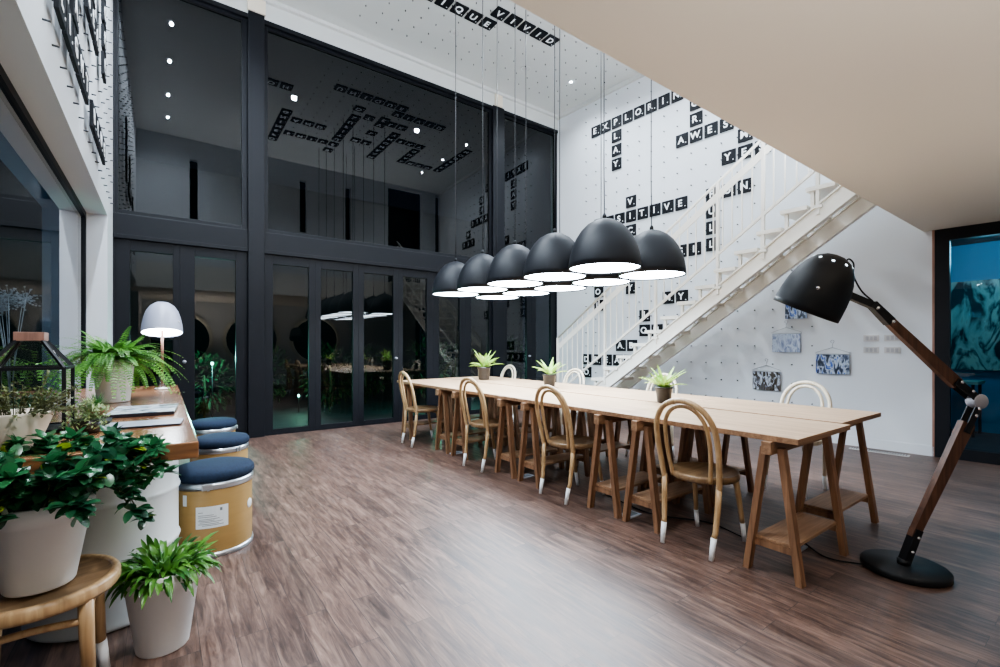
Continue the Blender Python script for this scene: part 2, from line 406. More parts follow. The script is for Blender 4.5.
# ------------------------------------------------------------------ glass wall
def framed(name, x0, x1, z0, z1, px0, px1, pz0, pz1, d=.07, handle=None):
    b = bm_new()
    box2(b, (x0, YG, z0), (px0, YG + d, z1), .004); box2(b, (px1, YG, z0), (x1, YG + d, z1), .004)
    box2(b, (px0, YG, z0), (px1, YG + d, pz0), .004); box2(b, (px0, YG, pz1), (px1, YG + d, z1), .004)
    o = struct(name, b, M['frame'])
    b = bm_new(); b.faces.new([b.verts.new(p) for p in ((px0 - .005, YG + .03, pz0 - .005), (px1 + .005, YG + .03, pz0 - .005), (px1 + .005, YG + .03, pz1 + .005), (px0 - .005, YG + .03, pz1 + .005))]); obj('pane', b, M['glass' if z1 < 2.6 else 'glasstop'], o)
    if handle is not None:
        b = bm_new(); lathe(b, [(0, 0), (.022, 0), (.022, .012), (.012, .02), (.012, .03), (.018, .034), (.014, .042), (0, .043)], 18, (handle, YG, 1.05), Matrix.Rotation(PI / 2, 3, 'X'))
        obj('door_handle', b, M['joint'], o)
    return o
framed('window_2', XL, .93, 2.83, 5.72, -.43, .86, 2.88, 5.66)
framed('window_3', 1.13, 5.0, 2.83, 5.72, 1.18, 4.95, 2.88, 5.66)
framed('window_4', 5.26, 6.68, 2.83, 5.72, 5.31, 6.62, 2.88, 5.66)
panes = [(XL, .17, -.32, .10), (.17, .93, .33, .79), (1.13, 1.81, 1.245, 1.725), (1.81, 2.46, 1.895, 2.373), (2.46, 3.12, 2.546, 3.038),
         (3.12, 3.76, 3.204, 3.645), (3.76, 4.42, 3.877, 4.304), (4.42, 5.0, 4.538, 4.95), (5.26, 5.98, 5.362, 5.862), (5.98, 6.68, 6.099, 6.509)]
for i, (x0, x1, p0, p1) in enumerate(panes):
    framed('door_%d' % (i + 1), x0, x1, 0, 2.53, p0, p1, .08, 2.40, .06, handle={1: .22, 4: 3.08, 8: 5.92}.get(i))
b = bm_new(); box2(b, (XL, YG - .03, 2.53), (6.68, YG + .12, 2.83), .01); box2(b, (XL, YG - .045, 2.53), (6.68, YG - .03, 2.58), .004); struct('trim_3', b, M['frame'])
b = bm_new(); box2(b, (.93, YG - .06, 0), (1.13, YG + .2, 5.80), .006); struct('trim_4', b, M['frame'])
b = bm_new(); box2(b, (5.0, YG - .05, 0), (5.26, YG + .2, 5.78), .006); struct('trim_5', b, M['frame'])
b = bm_new(); box2(b, (XL, YG - .045, 5.70), (.93, YG + .08, 5.76)); box2(b, (1.13, YG - .045, 5.70), (5.0, YG + .08, 5.76)); box2(b, (5.26, YG - .045, 5.70), (6.68, YG + .08, 5.76)); struct('trim_6', b, M['frame'])
for n, (x0, x1) in enumerate(((.92, 1.14), (5.04, 5.20))):
    b = bm_new(); box2(b, (x0, YG - .08, 5.80 - .02 * n), (x1, YG - .035, ZC - .05)); struct('trim_%d' % (7 + n), b, M['cream'])
b = bm_new(); box2(b, (XL, YG - .015, 0), (XL + .012, YG + .02, 5.8)); box2(b, (6.64, YG - .02, 0), (6.69, YG + .02, 5.72)); struct('trim_9', b, M['frame'])

# right-hand glass door in the stair wall
b = bm_new(); wallprism(b, 1.292, 1.312, 0, ZS, -.05, .014); struct('trim_10', b, M['trimw'])
b = bm_new(); wallprism(b, 1.17, 1.292, 0, ZS, -.10, .01); wallprism(b, -.55, 1.17, ZS - .13, ZS, -.10, .01); wallprism(b, -.55, 1.17, 0, .12, -.10, .01); wallprism(b, -.55, -.45, 0, ZS, -.1, .01)
dr = struct('door_11', b, M['frame'])
b = bm_new(); wallprism(b, -.45, 1.17, .12, ZS - .13, -.06, -.05); obj('pane', b, M['glassdoor'], dr)
# the room behind it
b = bm_new(); box2(b, (7.25, -1.2, -.1), (10.2, 2.9, 0)); struct('floor_next_room', b, M['outground'])
b = bm_new(); box2(b, (9.6, -1.4, 0), (9.8, 3.0, 3.0)); box2(b, (7.3, 2.7, 0), (9.8, 2.9, 3.0)); struct('wall_next_room', b, M['tealwall'])
b = bm_new(); box2(b, (7.3, -1.4, 2.75), (9.8, 2.9, 2.85)); struct('ceiling_next_room', b, M['outwall'])

# outside, beyond the glass
b = bm_new(); box2(b, (-6, YG + .2, -.12), (12, 15, -.02)); struct('ground', b, M['outground'])
b = bm_new(); box2(b, (-6, 14.8, -.1), (12, 15, 6.0)); struct('wall_outside', b, M['outwall'])
b = bm_new(); box2(b, (-3.2, 0, -.12), (XL - .52, YG + .2, -.02)); struct('ground_side', b, M['outground'])
b = bm_new(); box2(b, (-3.4, 0, -.1), (-3.2, 8, 5)); struct('wall_outside_left', b, M['outwall'])

# ------------------------------------------------------------------ pegs
def pegmesh(name, h, r, axis):
    bm = bm_new(); q = Vector((0, 0, 1)).rotation_difference(Vector(axis)).to_matrix()
    lathe(bm, [(0, 0), (r, 0), (r, h * .8), (r * .7, h), (0, h)], 8, (0, 0, 0), q)
    bmesh.ops.recalc_face_normals(bm, faces=bm.faces)
    me = bpy.data.meshes.new(name); bm.to_mesh(me); bm.free(); me.materials.append(M['peg']); return me
def pegs(parent, pts, axis, r=.011, h=.035, near=(0, 0, 1.25), limit=90):
    pts = sorted(pts, key=lambda p: (Vector(p) - Vector(near)).length)
    me = pegmesh('peg', h, r, axis)
    for p in pts[:limit]:
        o = bpy.data.objects.new('peg', me); COL.objects.link(o); o.parent = parent; o.location = p
    if pts[limit:]:
        bm = bm_new(); q = Vector((0, 0, 1)).rotation_difference(Vector(axis)).to_matrix()
        for p in pts[limit:]: lathe(bm, [(0, 0), (r, 0), (r, h), (0, h)], 6, p, q)
        o = obj('pegs', bm, M['peg'], parent); o['kind'] = 'stuff'
PY = .238; PZ = .258
yy = [6.05 - PY * k for k in range(-1, 16)]
zz = [.22 + PZ * k for k in range(0, 23)]
pegs(wall_right, [tuple(wpt(y, z)) for y in yy for z in zz if not (z > 5.9) and not (y < 3.0 and z > 2.5)], tuple(WN), .008, .028)
pegs(ceiling, [(2.30 + .245 * i, 6.57 - .24 * j, ZC) for i in range(18) for j in range(14)], (0, 0, -1), .007, .02, (3.5, 6, 6))
pegs(wall_left, [(XL, 2.9 + .24 * i, 2.85 + .24 * j) for i in range(17) for j in range(13)], (1, 0, 0), .006, .03, (0, 5, 3))

# ------------------------------------------------------------------ letter tiles
TS = .205
def tile_mesh():
    bm = bm_new(); box(bm, (0, 0, .012), (TS, TS, .022), bev=.004)
    bmesh.ops.recalc_face_normals(bm, faces=bm.faces)
    me = bpy.data.meshes.new('letter_tile'); bm.to_mesh(me); bm.free(); me.materials.append(M['tile']); return me
TILE = tile_mesh(); GLY = {}
def glyph(ch):
    if ch in GLY: return GLY[ch]
    cu = bpy.data.curves.new('glyph', 'FONT'); cu.body = ch; cu.size = .150; cu.extrude = .0015; cu.offset = .0040
    cu.align_x = 'CENTER'; cu.align_y = 'CENTER'
    o = bpy.data.objects.new('glyph', cu); COL.objects.link(o)
    bpy.context.view_layer.update()
    dg = bpy.context.evaluated_depsgraph_get()
    me = bpy.data.meshes.new_from_object(o.evaluated_get(dg))
    COL.objects.unlink(o); bpy.data.objects.remove(o)
    bm = bm_new(); bm.from_mesh(me)
    zs = [v.co.y for v in bm.verts]; xs = [v.co.x for v in bm.verts]
    cy = (min(zs) + max(zs)) / 2; cx = (min(xs) + max(xs)) / 2
    for v in bm.verts: v.co.x -= cx + .012; v.co.y -= cy - .004
    box(bm, (.070, -.056, 0), (.014, .014, .003))
    bm.to_mesh(me); bm.free(); me.materials.clear(); me.materials.append(M['letter']); me.name = 'letter_' + ch
    GLY[ch] = me; return me
def tile(ch, pos, right, up, label, group):
    if any((Vector(pos) - q).length < .19 for q in USED): return
    if abs(pos[2] - ZC) < .1 and any(abs(pos[0] - a) < .13 and abs(pos[1] - c) < .13 for a, c in CORDS): return
    USED.append(Vector(pos))
    r = Vector(right).normalized(); u = Vector(up).normalized(); n = r.cross(u)
    mtx = Matrix((r, u, n)).transposed().to_4x4(); mtx.translation = Vector(pos)
    o = bpy.data.objects.new('letter_tile', TILE); COL.objects.link(o); o.matrix_world = mtx
    g = bpy.data.objects.new('letter', glyph(ch)); COL.objects.link(g); g.parent = o; g.location = (0, 0, .0245)
    tag(o, label, 'letter tile', group)
USED = []
CORDS = [(x, 2.65 + .62 * k) for x in (3.05, 3.71) for k in range(5)]
ORD = ['first', 'second', 'third', 'fourth', 'fifth', 'sixth', 'seventh', 'eighth', 'ninth', 'tenth']
def word(surf, text, a, bq, d, word_name, skip=(), where=''):
    """surf R (stair wall: a=y, b=z), C (ceiling: a=x, b=y), L (left wall: a=y, b=z); d h or v"""
    for i, ch in enumerate(text):
        if i in skip: continue
        place = {'R': 'stair wall', 'C': 'ceiling', 'L': 'wall above side window'}[surf]
        grp = {'R': 'black letter tiles on the stair wall', 'C': 'black letter tiles on the ceiling', 'L': 'black letter tiles on the left wall'}[surf]
        dirn = 'row' if d == 'h' else ('column' if surf != 'C' else 'crossing row')
        lab = 'black tile with white %s, %s in %s %s%s, %s' % (ch, ORD[i], word_name, dirn, where, place)
        if surf == 'R':
            y = a - PY * i if d == 'h' else a; z = bq if d == 'h' else bq - PZ * i
            tile(ch, wpt(y, z, -.0005), -WD, (0, 0, 1), lab, grp)
        elif surf == 'C':
            x = a + .245 * i if d == 'h' else a; y = bq if d == 'h' else bq - .245 * (len(text) - 1 - i) * -1 if False else (bq if d == 'h' else bq + .245 * i)
            tile(ch, (x, y, ZC + .0005), (1, 0, 0), (0, -1, 0), lab, grp)
        else:
            y = a + .24 * i if d == 'h' else a; z = bq if d == 'h' else bq - .24 * i
            tile(ch, (XL + .03, y, z), (0, 1, 0), (0, 0, 1), lab, grp)
word('R', 'EXPLORIN', 6.05, 5.38, 'h', 'EXPLORING')
word('R', 'LAY', 5.574, 5.122, 'v', 'PLAY')
word('R', 'AWES', 4.302, 4.607, 'h', 'AWESOME')
word('R', 'OR', 4.064, 5.123, 'v', 'GROW')
word('R', 'YES', 3.56, 4.10, 'h', 'YES')
word('R', 'M', 3.322, 4.358, 'v', 'single', where=' above YES')
word('R', 'POSITIVE', 5.98, 3.58, 'h', 'POSITIVE')
word('R', 'V', 5.266, 3.838, 'v', 'VICTORY')
word('R', 'CTORY', 5.266, 3.322, 'v', 'VICTORY lower')
word('R', 'FUN', 3.80, 3.60, 'h', 'FUN')
word('R', 'ULL', 3.80, 3.342, 'v', 'FULL')
word('R', 'GI', 4.325, 2.80, 'h', 'GIFT')
word('R', 'OL', 5.98, 2.284, 'v', 'OLD')
word('R', 'MY', 4.54, 2.06, 'h', 'MY')
word('R', 'JO', 4.99, 1.78, 'v', 'JOY')
word('R', 'HI', 4.752, 1.52, 'h', 'HI')
word('R', 'AB', 5.48, 1.26, 'h', 'ABLE')
word('R', 'DREAM', 6.26, .99, 'h', 'DREAM')
word('R', 'O', 6.26, .74, 'v', 'single', where=' under DREAM')
# ceiling
word('C', 'UNIQUE', 2.66, 5.61, 'h', 'UNIQUE')
word('C', 'VIVID', 3.91, 5.335, 'h', 'VIVID')
word('C', 'LIVEL', 3.78, 4.20, 'v', 'LIVELY')
word('C', 'OH', 1.59, 5.08, 'h', 'OH')
word('C', 'OPENING', 2.03, 2.62, 'v', 'OPENING')
word('C', 'AND', 2.28, 3.84, 'h', 'AND')
word('C', 'SMILE', 2.28, 3.12, 'h', 'SMILE')
word('C', 'BEAUTIFUL', 3.24, 2.72, 'v', 'BEAUTIFUL')
word('C', 'TALK', 3.485, 4.84, 'h', 'TALK')
word('C', 'HARMONY', 4.24, 2.95, 'v', 'HARMONY')
word('C', 'ME', 3.60, 3.65, 'h', 'ME')
word('C', 'SKY', 4.485, 4.20, 'h', 'SKY')
word('C', 'LAUGHS', 4.98, 3.15, 'v', 'LAUGHS')
word('C', 'MOO', 5.225, 3.15, 'h', 'MOON')
word('C', 'FREEDOM', 6.03, 3.15, 'v', 'FREEDOM')
word('C', 'GO', 2.95, 5.08, 'h', 'GO')
# left wall
word('L', 'LIGHT', 3.30, 3.06, 'h', 'LIGHT')
word('L', 'HEAR', 3.78, 3.78, 'v', 'HEART')
word('L', 'WE', 3.30, 3.54, 'h', 'WE')
word('L', 'BLUE', 4.70, 3.00, 'h', 'BLUE')
word('L', 'SEA', 4.40, 3.72, 'h', 'SEA')
word('L', 'JOKE', 5.50, 4.50, 'v', 'JOKE')
word('L', 'ON', 4.64, 4.20, 'v', 'ON')

# ------------------------------------------------------------------ ceiling downlights
def lamp_data(kind, name, energy, color, radius, **k):
    l = bpy.data.lights.new(name, kind); l.energy = energy; l.color = color; l.shadow_soft_size = radius
    for a, v in k.items(): setattr(l, a, v)
    return l
spots = [(2.03, 4.79, 'over the middle of the hall'), (4.52, 4.96, 'over the far half of the long tables'), (5.80, 4.98, 'over the stair, far one'), (5.97, 5.97, 'in the corner over the stair foot'),
         (5.775, 3.88, 'over the stair, middle one'), (5.74, 2.78, 'over the stair, nearest the upper wall'), (.10, 5.88, 'by the side wall, nearest the glass wall'), (.09, 4.77, 'by the side wall, second from the glass wall'),
         (.08, 3.48, 'by the side wall, third from the glass wall'), (.08, 2.42, 'by the side wall, fourth from the glass wall')]
for i, (x, y, t) in enumerate(spots):
    o = thing('ceiling_downlight', 'small round ceiling downlight ' + t, 'downlight', (x, y, ZC), 0, 'recessed ceiling downlights')
    b = bm_new(); lathe(b, [(.045, 0), (.062, 0), (.060, -.006), (.045, -.004), (.045, 0)], 24); obj('rim', b, M['white'], o)
    b = bm_new(); disc(b, (0, 0, -.003), .044 if i < 2 else .022, 20, flip=True); obj('lens', b, M['spotglow'], o)
    l = bpy.data.objects.new('downlight_lamp', lamp_data('SPOT', 'downlight', 240 if i in (0, 1) else (190 if i > 5 else 80), (.80, .90, 1), .05 if i < 2 else .022, spot_size=2.6, spot_blend=1.0))
    COL.objects.link(l); l.location = (x, y, ZC - .03)
o = thing('ceiling_downlight', 'small round downlight in the low beige ceiling above the potted plants', 'downlight', (.25, .95, ZS), 0, 'recessed ceiling downlights')  # extra lamp out of view, added to brighten the white pots
b = bm_new(); lathe(b, [(.045, 0), (.062, 0), (.060, -.006), (.045, -.004), (.045, 0)], 24); obj('rim', b, M['white'], o)
b = bm_new(); disc(b, (0, 0, -.003), .044, 20, flip=True); obj('lens', b, M['spotglow'], o)
l = bpy.data.objects.new('downlight_lamp', lamp_data('SPOT', 'downlight', 75, (.92, .95, 1), .06, spot_size=2.4, spot_blend=1)); COL.objects.link(l); l.location = (.25, .95, ZS - .03); l.rotation_euler = (math.radians(25), 0, 0)
for x, y, t in ((3.60, 6.10, 'near the UNIQUE row'), (5.05, 6.15, 'near the glass wall corner')):
    o = thing('recessed_light', 'unlit round recessed ceiling light ' + t, 'ceiling light', (x, y, ZC), 0, 'unlit recessed lights')
    b = bm_new(); lathe(b, [(.07, 0), (.085, 0), (.083, -.006), (.07, -.004), (.07, 0)], 28); obj('rim', b, M['ceil'], o)
    b = bm_new(); disc(b, (0, 0, -.002), .03, 16, flip=True); obj('lens', b, M['switch'], o)

# ------------------------------------------------------------------ stair
sx0, sx1 = 5.6, 6.3
st = thing('staircase', 'white open steel staircase with balustrade rising along the lettered wall', 'staircase')
nose = lambda k: (2.049 + .256 * k, 2.947 - .184 * k)
lb = lambda y: .63 + (4.734 - y) * .683
for nm, xs, dz in (('outer', sx0, 0), ('inner', sx1, .05)):
    b = bm_new()
    y0, y1 = 5.62, 1.40
    for off, w in ((0, .012),):
        V = []
        for y in (y0, y1):
            for z in (lb(y) + dz, lb(y) + dz + .215):
                for xx in (xs, xs + .05): V.append(b.verts.new((xx, y, max(.0, z))))
        for f in [(0, 1, 3, 2), (4, 6, 7, 5), (0, 4, 5, 1), (2, 3, 7, 6), (0, 2, 6, 4), (1, 5, 7, 3)]: b.faces.new([V[i] for i in f])
    for z_ in (0, .2):   # flanges
        beam(b, (xs - .012, y0, max(.01, lb(y0) + dz + z_)), (xs - .012, y1, lb(y1) + dz + z_ + .008), .03, .016)
    obj('stringer', b, M['stair'], st)
for k in range(-1, 16):
    y, z = nose(k)
    b = bm_new(); box2(b, (sx0 - .03, y - .27, z - .045), (6.62, y, z), .004); obj('tread', b, M['stair'], st)
    for xs in (sx0 + .005, sx1 + .005):
        if z - .045 - (lb(y - .03) + .2) > .01:
            b = bm_new(); box2(b, (xs, y - .07, lb(y - .05) + .17), (xs + .035, y - .035, z - .045)); obj('tread_bracket', b, M['stair'], st)
b = bm_new(); box2(b, (5.34, YS - .1, 3.09), (6.62, 1.79, 3.13)); obj('landing', b, M['stair'], st)
ra = lambda y: 1.396 + (5.909 - y) * .6602   # handrail
rb = lambda y: .941 + (5.168 - y) * .6814    # bottom rail
xr = sx0 - .005
b = bm_new(); tube(b, [(xr, 5.915, ra(5.915)), (xr, 1.45, ra(1.45))], .017); obj('handrail', b, M['stair'], st)
b = bm_new(); beam(b, (xr, 5.915, ra(5.915) - .17), (xr, 1.45, ra(1.45) - .17), .012, .085); obj('side_band', b, M['stair'], st)
b = bm_new(); beam(b, (xr, 5.915, rb(5.915)), (xr, 1.45, rb(1.45)), .03, .03); obj('bottom_rail', b, M['stair'], st)
b = bm_new(); beam(b, (xr, 5.915, .0), (xr, 5.915, ra(5.915)), .034, .034); obj('post', b, M['stair'], st)
for y in (4.85, 3.93, 3.03, 2.49, 1.94):
    b = bm_new(); beam(b, (xr, y, lb(y) + .10), (xr, y, ra(y)), .034, .034); obj('post', b, M['stair'], st)
    if y < 4: b = bm_new(); box2(b, (xr - .03, y - .045, lb(y) + .17), (xr + .05, y + .045, lb(y) + .2)); obj('post_foot', b, M['stair'], st)
y = 5.80
while y > 1.5:
    b = bm_new(); beam(b, (xr, y, rb(y)), (xr, y, ra(y)), .013, .013); obj('baluster', b, M['stair'], st); y -= .118

# ------------------------------------------------------------------ pendants
PR, PHH, PZB = .305, .43, 1.91
def make_pendant(label):
    o = thing('pendant_lamp', label, 'pendant lamp', (0, 0, PZB), 0, 'dark bell pendant lamps over the long tables')
    prof = [(.305, 0), (.303, .05), (.292, .12), (.272, .19), (.240, .26), (.198, .325), (.145, .378), (.085, .412), (.035, .428), (0, .432)]
    inner = [(max(0, r - .008), z) for r, z in prof[:-1]] + [(0, .424)]
    b = bm_new(); lathe(b, prof, 56); lathe(b, inner[::-1], 56); lathe(b, [(.305, 0), (.297, 0)], 56)
    bmesh.ops.remove_doubles(b, verts=b.verts, dist=1e-5); obj('shade', b, M['lampgrey'], o)
    b = bm_new(); disc(b, (0, 0, .012), .294, 48, flip=True); obj('diffuser', b, M['glow'], o, fix=False)
    b = bm_new(); lathe(b, [(0, .43), (.018, .43), (.018, .455), (.008, .475), (0, .475)], 16); obj('cord_grip', b, M['black'], o)
    b = bm_new(); tube(b, [(0, 0, .47), (0.004, 0, .9), (0, 0, ZC - PZB)], .0042, 6); obj('cord', b, M['black'], o)
    return o
pn = [('row nearer the viewer', 3.05), ('row nearer the stair', 3.71)]
first = None
for rn, x in pn:
    for k in range(5):
        lab = 'dark bell pendant lamp, %s from the viewer in the %s' % (ORD[k], rn)
        lab = lab.replace('row nearer the viewer', 'row on the aisle side').replace('row nearer the stair', 'row on the stair side')
        if first is None: first = make_pendant(lab); o = first
        else: o = dup(first, label=lab)
        o.location = (x, 2.65 + .62 * k, PZB); o.rotation_euler = (0, 0, random.uniform(0, 6.28))

# ------------------------------------------------------------------ tables and trestles
def make_trestle():
    o = thing('trestle', '', 'trestle', (0, 0, 0), 0, 'wooden trestles under the long tables')
    b = bm_new(); box(b, (0, 0, .705), (.79, .05, .07), bev=.004); obj('beam', b, M['oakx'], o)
    for sx in (-1, 1):
        for sy in (-1, 1):
            b = bm_new(); leg_cut(b, (sx * .305, sy * .042, .70), (sx * .31, sy * .135, 0), .05, .032, None); obj('leg', b, M['oakt'], o)
        b = bm_new(); box(b, (sx * .285, 0, .155), (.03, .21, .035)); obj('crosspiece', b, M['oakt'], o)
    b = bm_new(); box(b, (0, 0, .183), (.59, .205, .018), bev=.003); obj('shelf', b, M['oakx'], o)
    return o
pairs = [(1.14, 1.99), (2.33, 3.20), (3.56, 4.42), (4.80, 5.78)]
ends = [(.995, 2.155), (2.157, 3.38), (3.382, 4.59), (4.592, 6.0)]
tnames = ['nearest', 'second', 'third', 'farthest']
tr0 = None
for rname, cx, x0, x1, dy in (('aisle-side', 2.985, 2.62, 3.37, 0), ('stair-side', 3.765, 3.405, 4.175, .055)):
    for i, (pa, pb) in enumerate(pairs):
        for j, y in enumerate((pa, pb)):
            if tr0 is None: tr0 = make_trestle(); o = tr0
            else: o = dup(tr0)
            o.location = (cx, y + dy, 0)
            o['label'] = 'brown A-frame trestle under the %s %s table, its %s end' % (tnames[i], rname, ('near', 'far')[j])
        b = bm_new(); box2(b, (x0, ends[i][0] + dy, .7405), (x1, ends[i][1] + dy, .772), .003)
        tt = obj('tabletop', b, [M['oak'], M['oakx']])
        for f in tt.data.polygons: f.material_index = 0 if f.normal.z > .9 else 1
        tag(tt, 'pale oak tabletop, %s from the floor lamp in the %s run' % (ORD[i], rname), 'tabletop', 'oak tabletops of the long tables')

# ------------------------------------------------------------------ bentwood chairs (front faces +x)
def make_chair(label, wm, group):
    o = thing('bentwood_chair', label, 'chair', (0, 0, 0), 0, group)
    b = bm_new(); lathe(b, [(0, .452), (.15, .452), (.185, .456), (.200, .462), (.206, .450), (.204, .428), (.196, .420), (.16, .424), (0, .424)], 40); obj('seat', b, M['bentseat'] if wm is M['bent'] else wm, o)
    hoop = spline([(-.165, -.178, .40), (-.185, -.188, .52), (-.215, -.196, .66), (-.245, -.180, .79), (-.268, -.112, .885), (-.276, 0, .92), (-.268, .112, .885), (-.245, .180, .79), (-.215, .196, .66), (-.185, .188, .52), (-.165, .178, .40)], 6)
    b = bm_new(); tube(b, hoop, .0170, 12); obj('back_hoop', b, wm, o)
    hoop = spline([(-.160, -.122, .43), (-.182, -.136, .55), (-.208, -.142, .68), (-.234, -.126, .79), (-.250, -.074, .862), (-.256, 0, .886), (-.250, .074, .862), (-.234, .126, .79), (-.208, .142, .68), (-.182, .136, .55), (-.160, .122, .43)], 6)
    b = bm_new(); tube(b, hoop, .0130, 10); obj('inner_hoop', b, wm, o)
    for s in (-1, 1):
        for pts, rs in (([(-.165, s * .178, .425), (-.172, s * .174, .30), (-.186, s * .166, .15), (-.196, s * .162, .125), (-.222, s * .158, 0)], [.0175, .0175, .016, .016, .0125]),
                        ([(.130, s * .135, .43), (.150, s * .145, .30), (.175, s * .152, .17), (.183, s * .155, .125), (.208, s * .158, 0)], [.018, .017, .015, .0145, .012])):
            b = bm_new(); tube(b, pts[:-1], .016, 12, rs=rs[:-1]); lg = obj('leg', b, wm, o)
            a = Vector(pts[-2]); c = Vector(pts[-1]); 
            b = bm_new(); tube(b, [a, c], .017, 12, rs=[rs[-2] + .0015, rs[-1] + .001]); obj('dipped_foot', b, M['sock'], lg)
    for s in (-1, 1):
        b = bm_new(); tube(b, spline([(.150, s * .143, .30), (.13, s * .12, .395), (.05, s * .115, .42)], 6), .009, 8); obj('brace', b, wm, o)
        
    return o
near = [(2.79, 1.60, 2), (2.79, 2.77, -2), (2.76, 3.95, 3), (2.70, 5.36, -3)]
c0 = None
for i, (x, y, a) in enumerate(near):
    lab = 'brown bentwood chair on the aisle side of the tables, %s from the viewer' % ORD[i]
    if c0 is None: c0 = make_chair(lab, M['bent'], 'bentwood chairs along the aisle side'); o = c0
    else: o = dup(c0, label=lab)
    o.location = (x, y, 0); o.rotation_euler = (0, 0, math.radians(a))
c1 = None
for i, (x, y, a) in enumerate([(4.44, 1.72, 180), (4.44, 3.20, 180), (4.44, 4.62, 180), (4.44, 6.15, 180)]):
    lab = 'pale bentwood chair on the stair side of the tables, %s from the floor lamp' % ORD[i]
    if c1 is None: c1 = make_chair(lab, M['bentpale'], 'bentwood chairs along the stair side'); o = c1
    else: o = dup(c1, label=lab)
    o.location = (x, y, 0); o.rotation_euler = (0, 0, math.radians(a))

# ------------------------------------------------------------------ table plants
def bromeliad(loc, label, s=1, seed=0):
    random.seed(seed)
    o = thing('potted_bromeliad', label, 'plant', loc, 0, 'small plants on the long tables')
    b = bm_new(); lathe(b, [(0, 0), (.050 * s, 0), (.056 * s, .01), (.066 * s, .115 * s), (.071 * s, .118 * s), (.071 * s, .135 * s), (.064 * s, .135 * s), (.060 * s, .115 * s), (0, .112 * s)], 32); obj('pot', b, M['jar'], o)
    b = bm_new(); disc(b, (0, 0, .122 * s), .062 * s, 20); obj('soil', b, M['soil'], o)
    b = bm_new()
    for i in range(20):
        a = i * 2.4 + random.uniform(-.2, .2); el = random.uniform(.45, 1.25)
        d = (math.cos(a) * math.cos(el), math.sin(a) * math.cos(el), math.sin(el))
        leaf(b, (math.cos(a) * .012, math.sin(a) * .012, .115 * s), d, (0, 0, 1), random.uniform(.16, .24) * s, .036 * s, random.uniform(.3, 1.0), 'strap', 7, .3)
    obj('foliage', b, M['leaf_brom'], o)
bromeliad((3.39, 2.30, .774), 'spiky light green plant in dark pot, nearest the floor lamp', 1.0, 1)
bromeliad((3.62, 3.97, .774), 'leafy light green plant in dark pot, middle one of three', 1.12, 2)
bromeliad((3.66, 5.38, .774), 'light green rosette plant in dark pot, nearest the glass doors', 1.35, 3)

# ------------------------------------------------------------------ floor lamp
Rv = Vector((.807, -.5906, 0)); FV = Vector((.5906, .807, 0)); U = Vector((0, 0, 1))
BL = Vector((3.33, .735, 0))
def fl_pt(u, v, d=0):
    """lamp plane: u across, v up, in metres measured at the lamp"""
    t = BL.dot(FV); k = t / 460
    return Rv * ((u - 500) * k) + FV * (t + d) + U * (1.25 + (346 - v) * k)
lp = thing('floor_lamp', 'tall black and walnut floor lamp with angled arm and bell shade', 'floor lamp', BL)
def lobj(name, b, m, par=None):
    for v in b.verts: v.co -= BL
    return obj(name, b, m, par or lp)
b = bm_new(); lathe(b, [(0, 0), (.19, 0), (.196, .006), (.196, .030), (.188, .038), (0, .038)], 56, tuple(BL)); lobj('base', b, M['black'])
P0 = fl_pt(904, 556); P1 = fl_pt(912, 540); P2 = fl_pt(967, 424); P3 = fl_pt(978, 401)
ax = (P3 - P0).normalized()
b = bm_new(); lathe(b, [(0, 0), (.03, 0), (.03, .03), (0, .03)], 20, tuple(fl_pt(904, 566).xy.to_3d() + Vector((0, 0, .036)))); lobj('foot_mount', b, M['black'])
b = bm_new(); beam(b, Vector((fl_pt(904, 556).x, fl_pt(904, 556).y, .04)), fl_pt(917, 529), .040, .045, FV); fb = lobj('lower_bracket', b, M['black'])
b = bm_new(); beam(b, fl_pt(913, 537), fl_pt(967, 423), .042, .034, FV, .072, .034); lobj('lower_arm', b, M['walnut'])
b = bm_new()
for dd in (-.022, .022): beam(b, fl_pt(963, 432, dd), fl_pt(976, 404, dd), .034, .006, FV)
lobj('elbow_bracket', b, M['black'])
b = bm_new()
for dd in (-.022, .022): beam(b, fl_pt(978, 401, dd), fl_pt(953, 381, dd), .042, .006, FV)
lobj('elbow_bracket', b, M['black'])
qF = Vector((0, 0, 1)).rotation_difference(-FV).to_matrix()
b = bm_new(); lathe(b, [(0, -.028), (.036, -.028), (.040, -.02), (.040, .026), (.034, .032), (0, .032)], 32, tuple(fl_pt(977, 401)), qF); lobj('elbow_joint', b, M['joint'])
b = bm_new(); beam(b, fl_pt(957, 384), fl_pt(886, 318), .062, .032, FV, .048, .032); lobj('upper_arm', b, M['walnut'])
b = bm_new(); beam(b, fl_pt(890, 322), fl_pt(872, 304), .05, .040, FV, .040, .040); beam(b, fl_pt(873, 305.5), fl_pt(846, 294), .036, .034, FV, .036, .034); lobj('shade_bracket', b, M['black'])
for i, (u, v) in enumerate(((908, 550), (914, 536), (971, 415), (974, 408), (968, 391), (957, 382), (874, 308.5), (889, 322))):
    b = bm_new(); lathe(b, [(0, 0), (.009, 0), (.009, .006), (.005, .009), (0, .009)], 14, tuple(fl_pt(u, v, -.028)), qF); lobj('bolt', b, M['chrome'])
axis = (Rv * .497 + U * .867).normalized()
ray = (fl_pt(812, 295) - Vector((0, 0, 1.25))).normalized()
axis = (axis - ray * axis.dot(ray)).normalized()
qa = Vector((0, 0, 1)).rotation_difference(axis).to_matrix()
oc = fl_pt(805, 311)
prof = [(.168, 0), (.1675, .03), (.164, .09), (.157, .15), (.142, .205), (.118, .258), (.084, .300), (.042, .322), (0, .328)]
inner = [(max(0, r - .006), z) for r, z in prof[:-1]] + [(0, .316)]
b = bm_new(); lathe(b, prof, 48, tuple(oc), qa); lathe(b, inner[::-1], 48, tuple(oc), qa); lathe(b, [(.168, 0), (.162, 0)], 48, tuple(oc), qa)
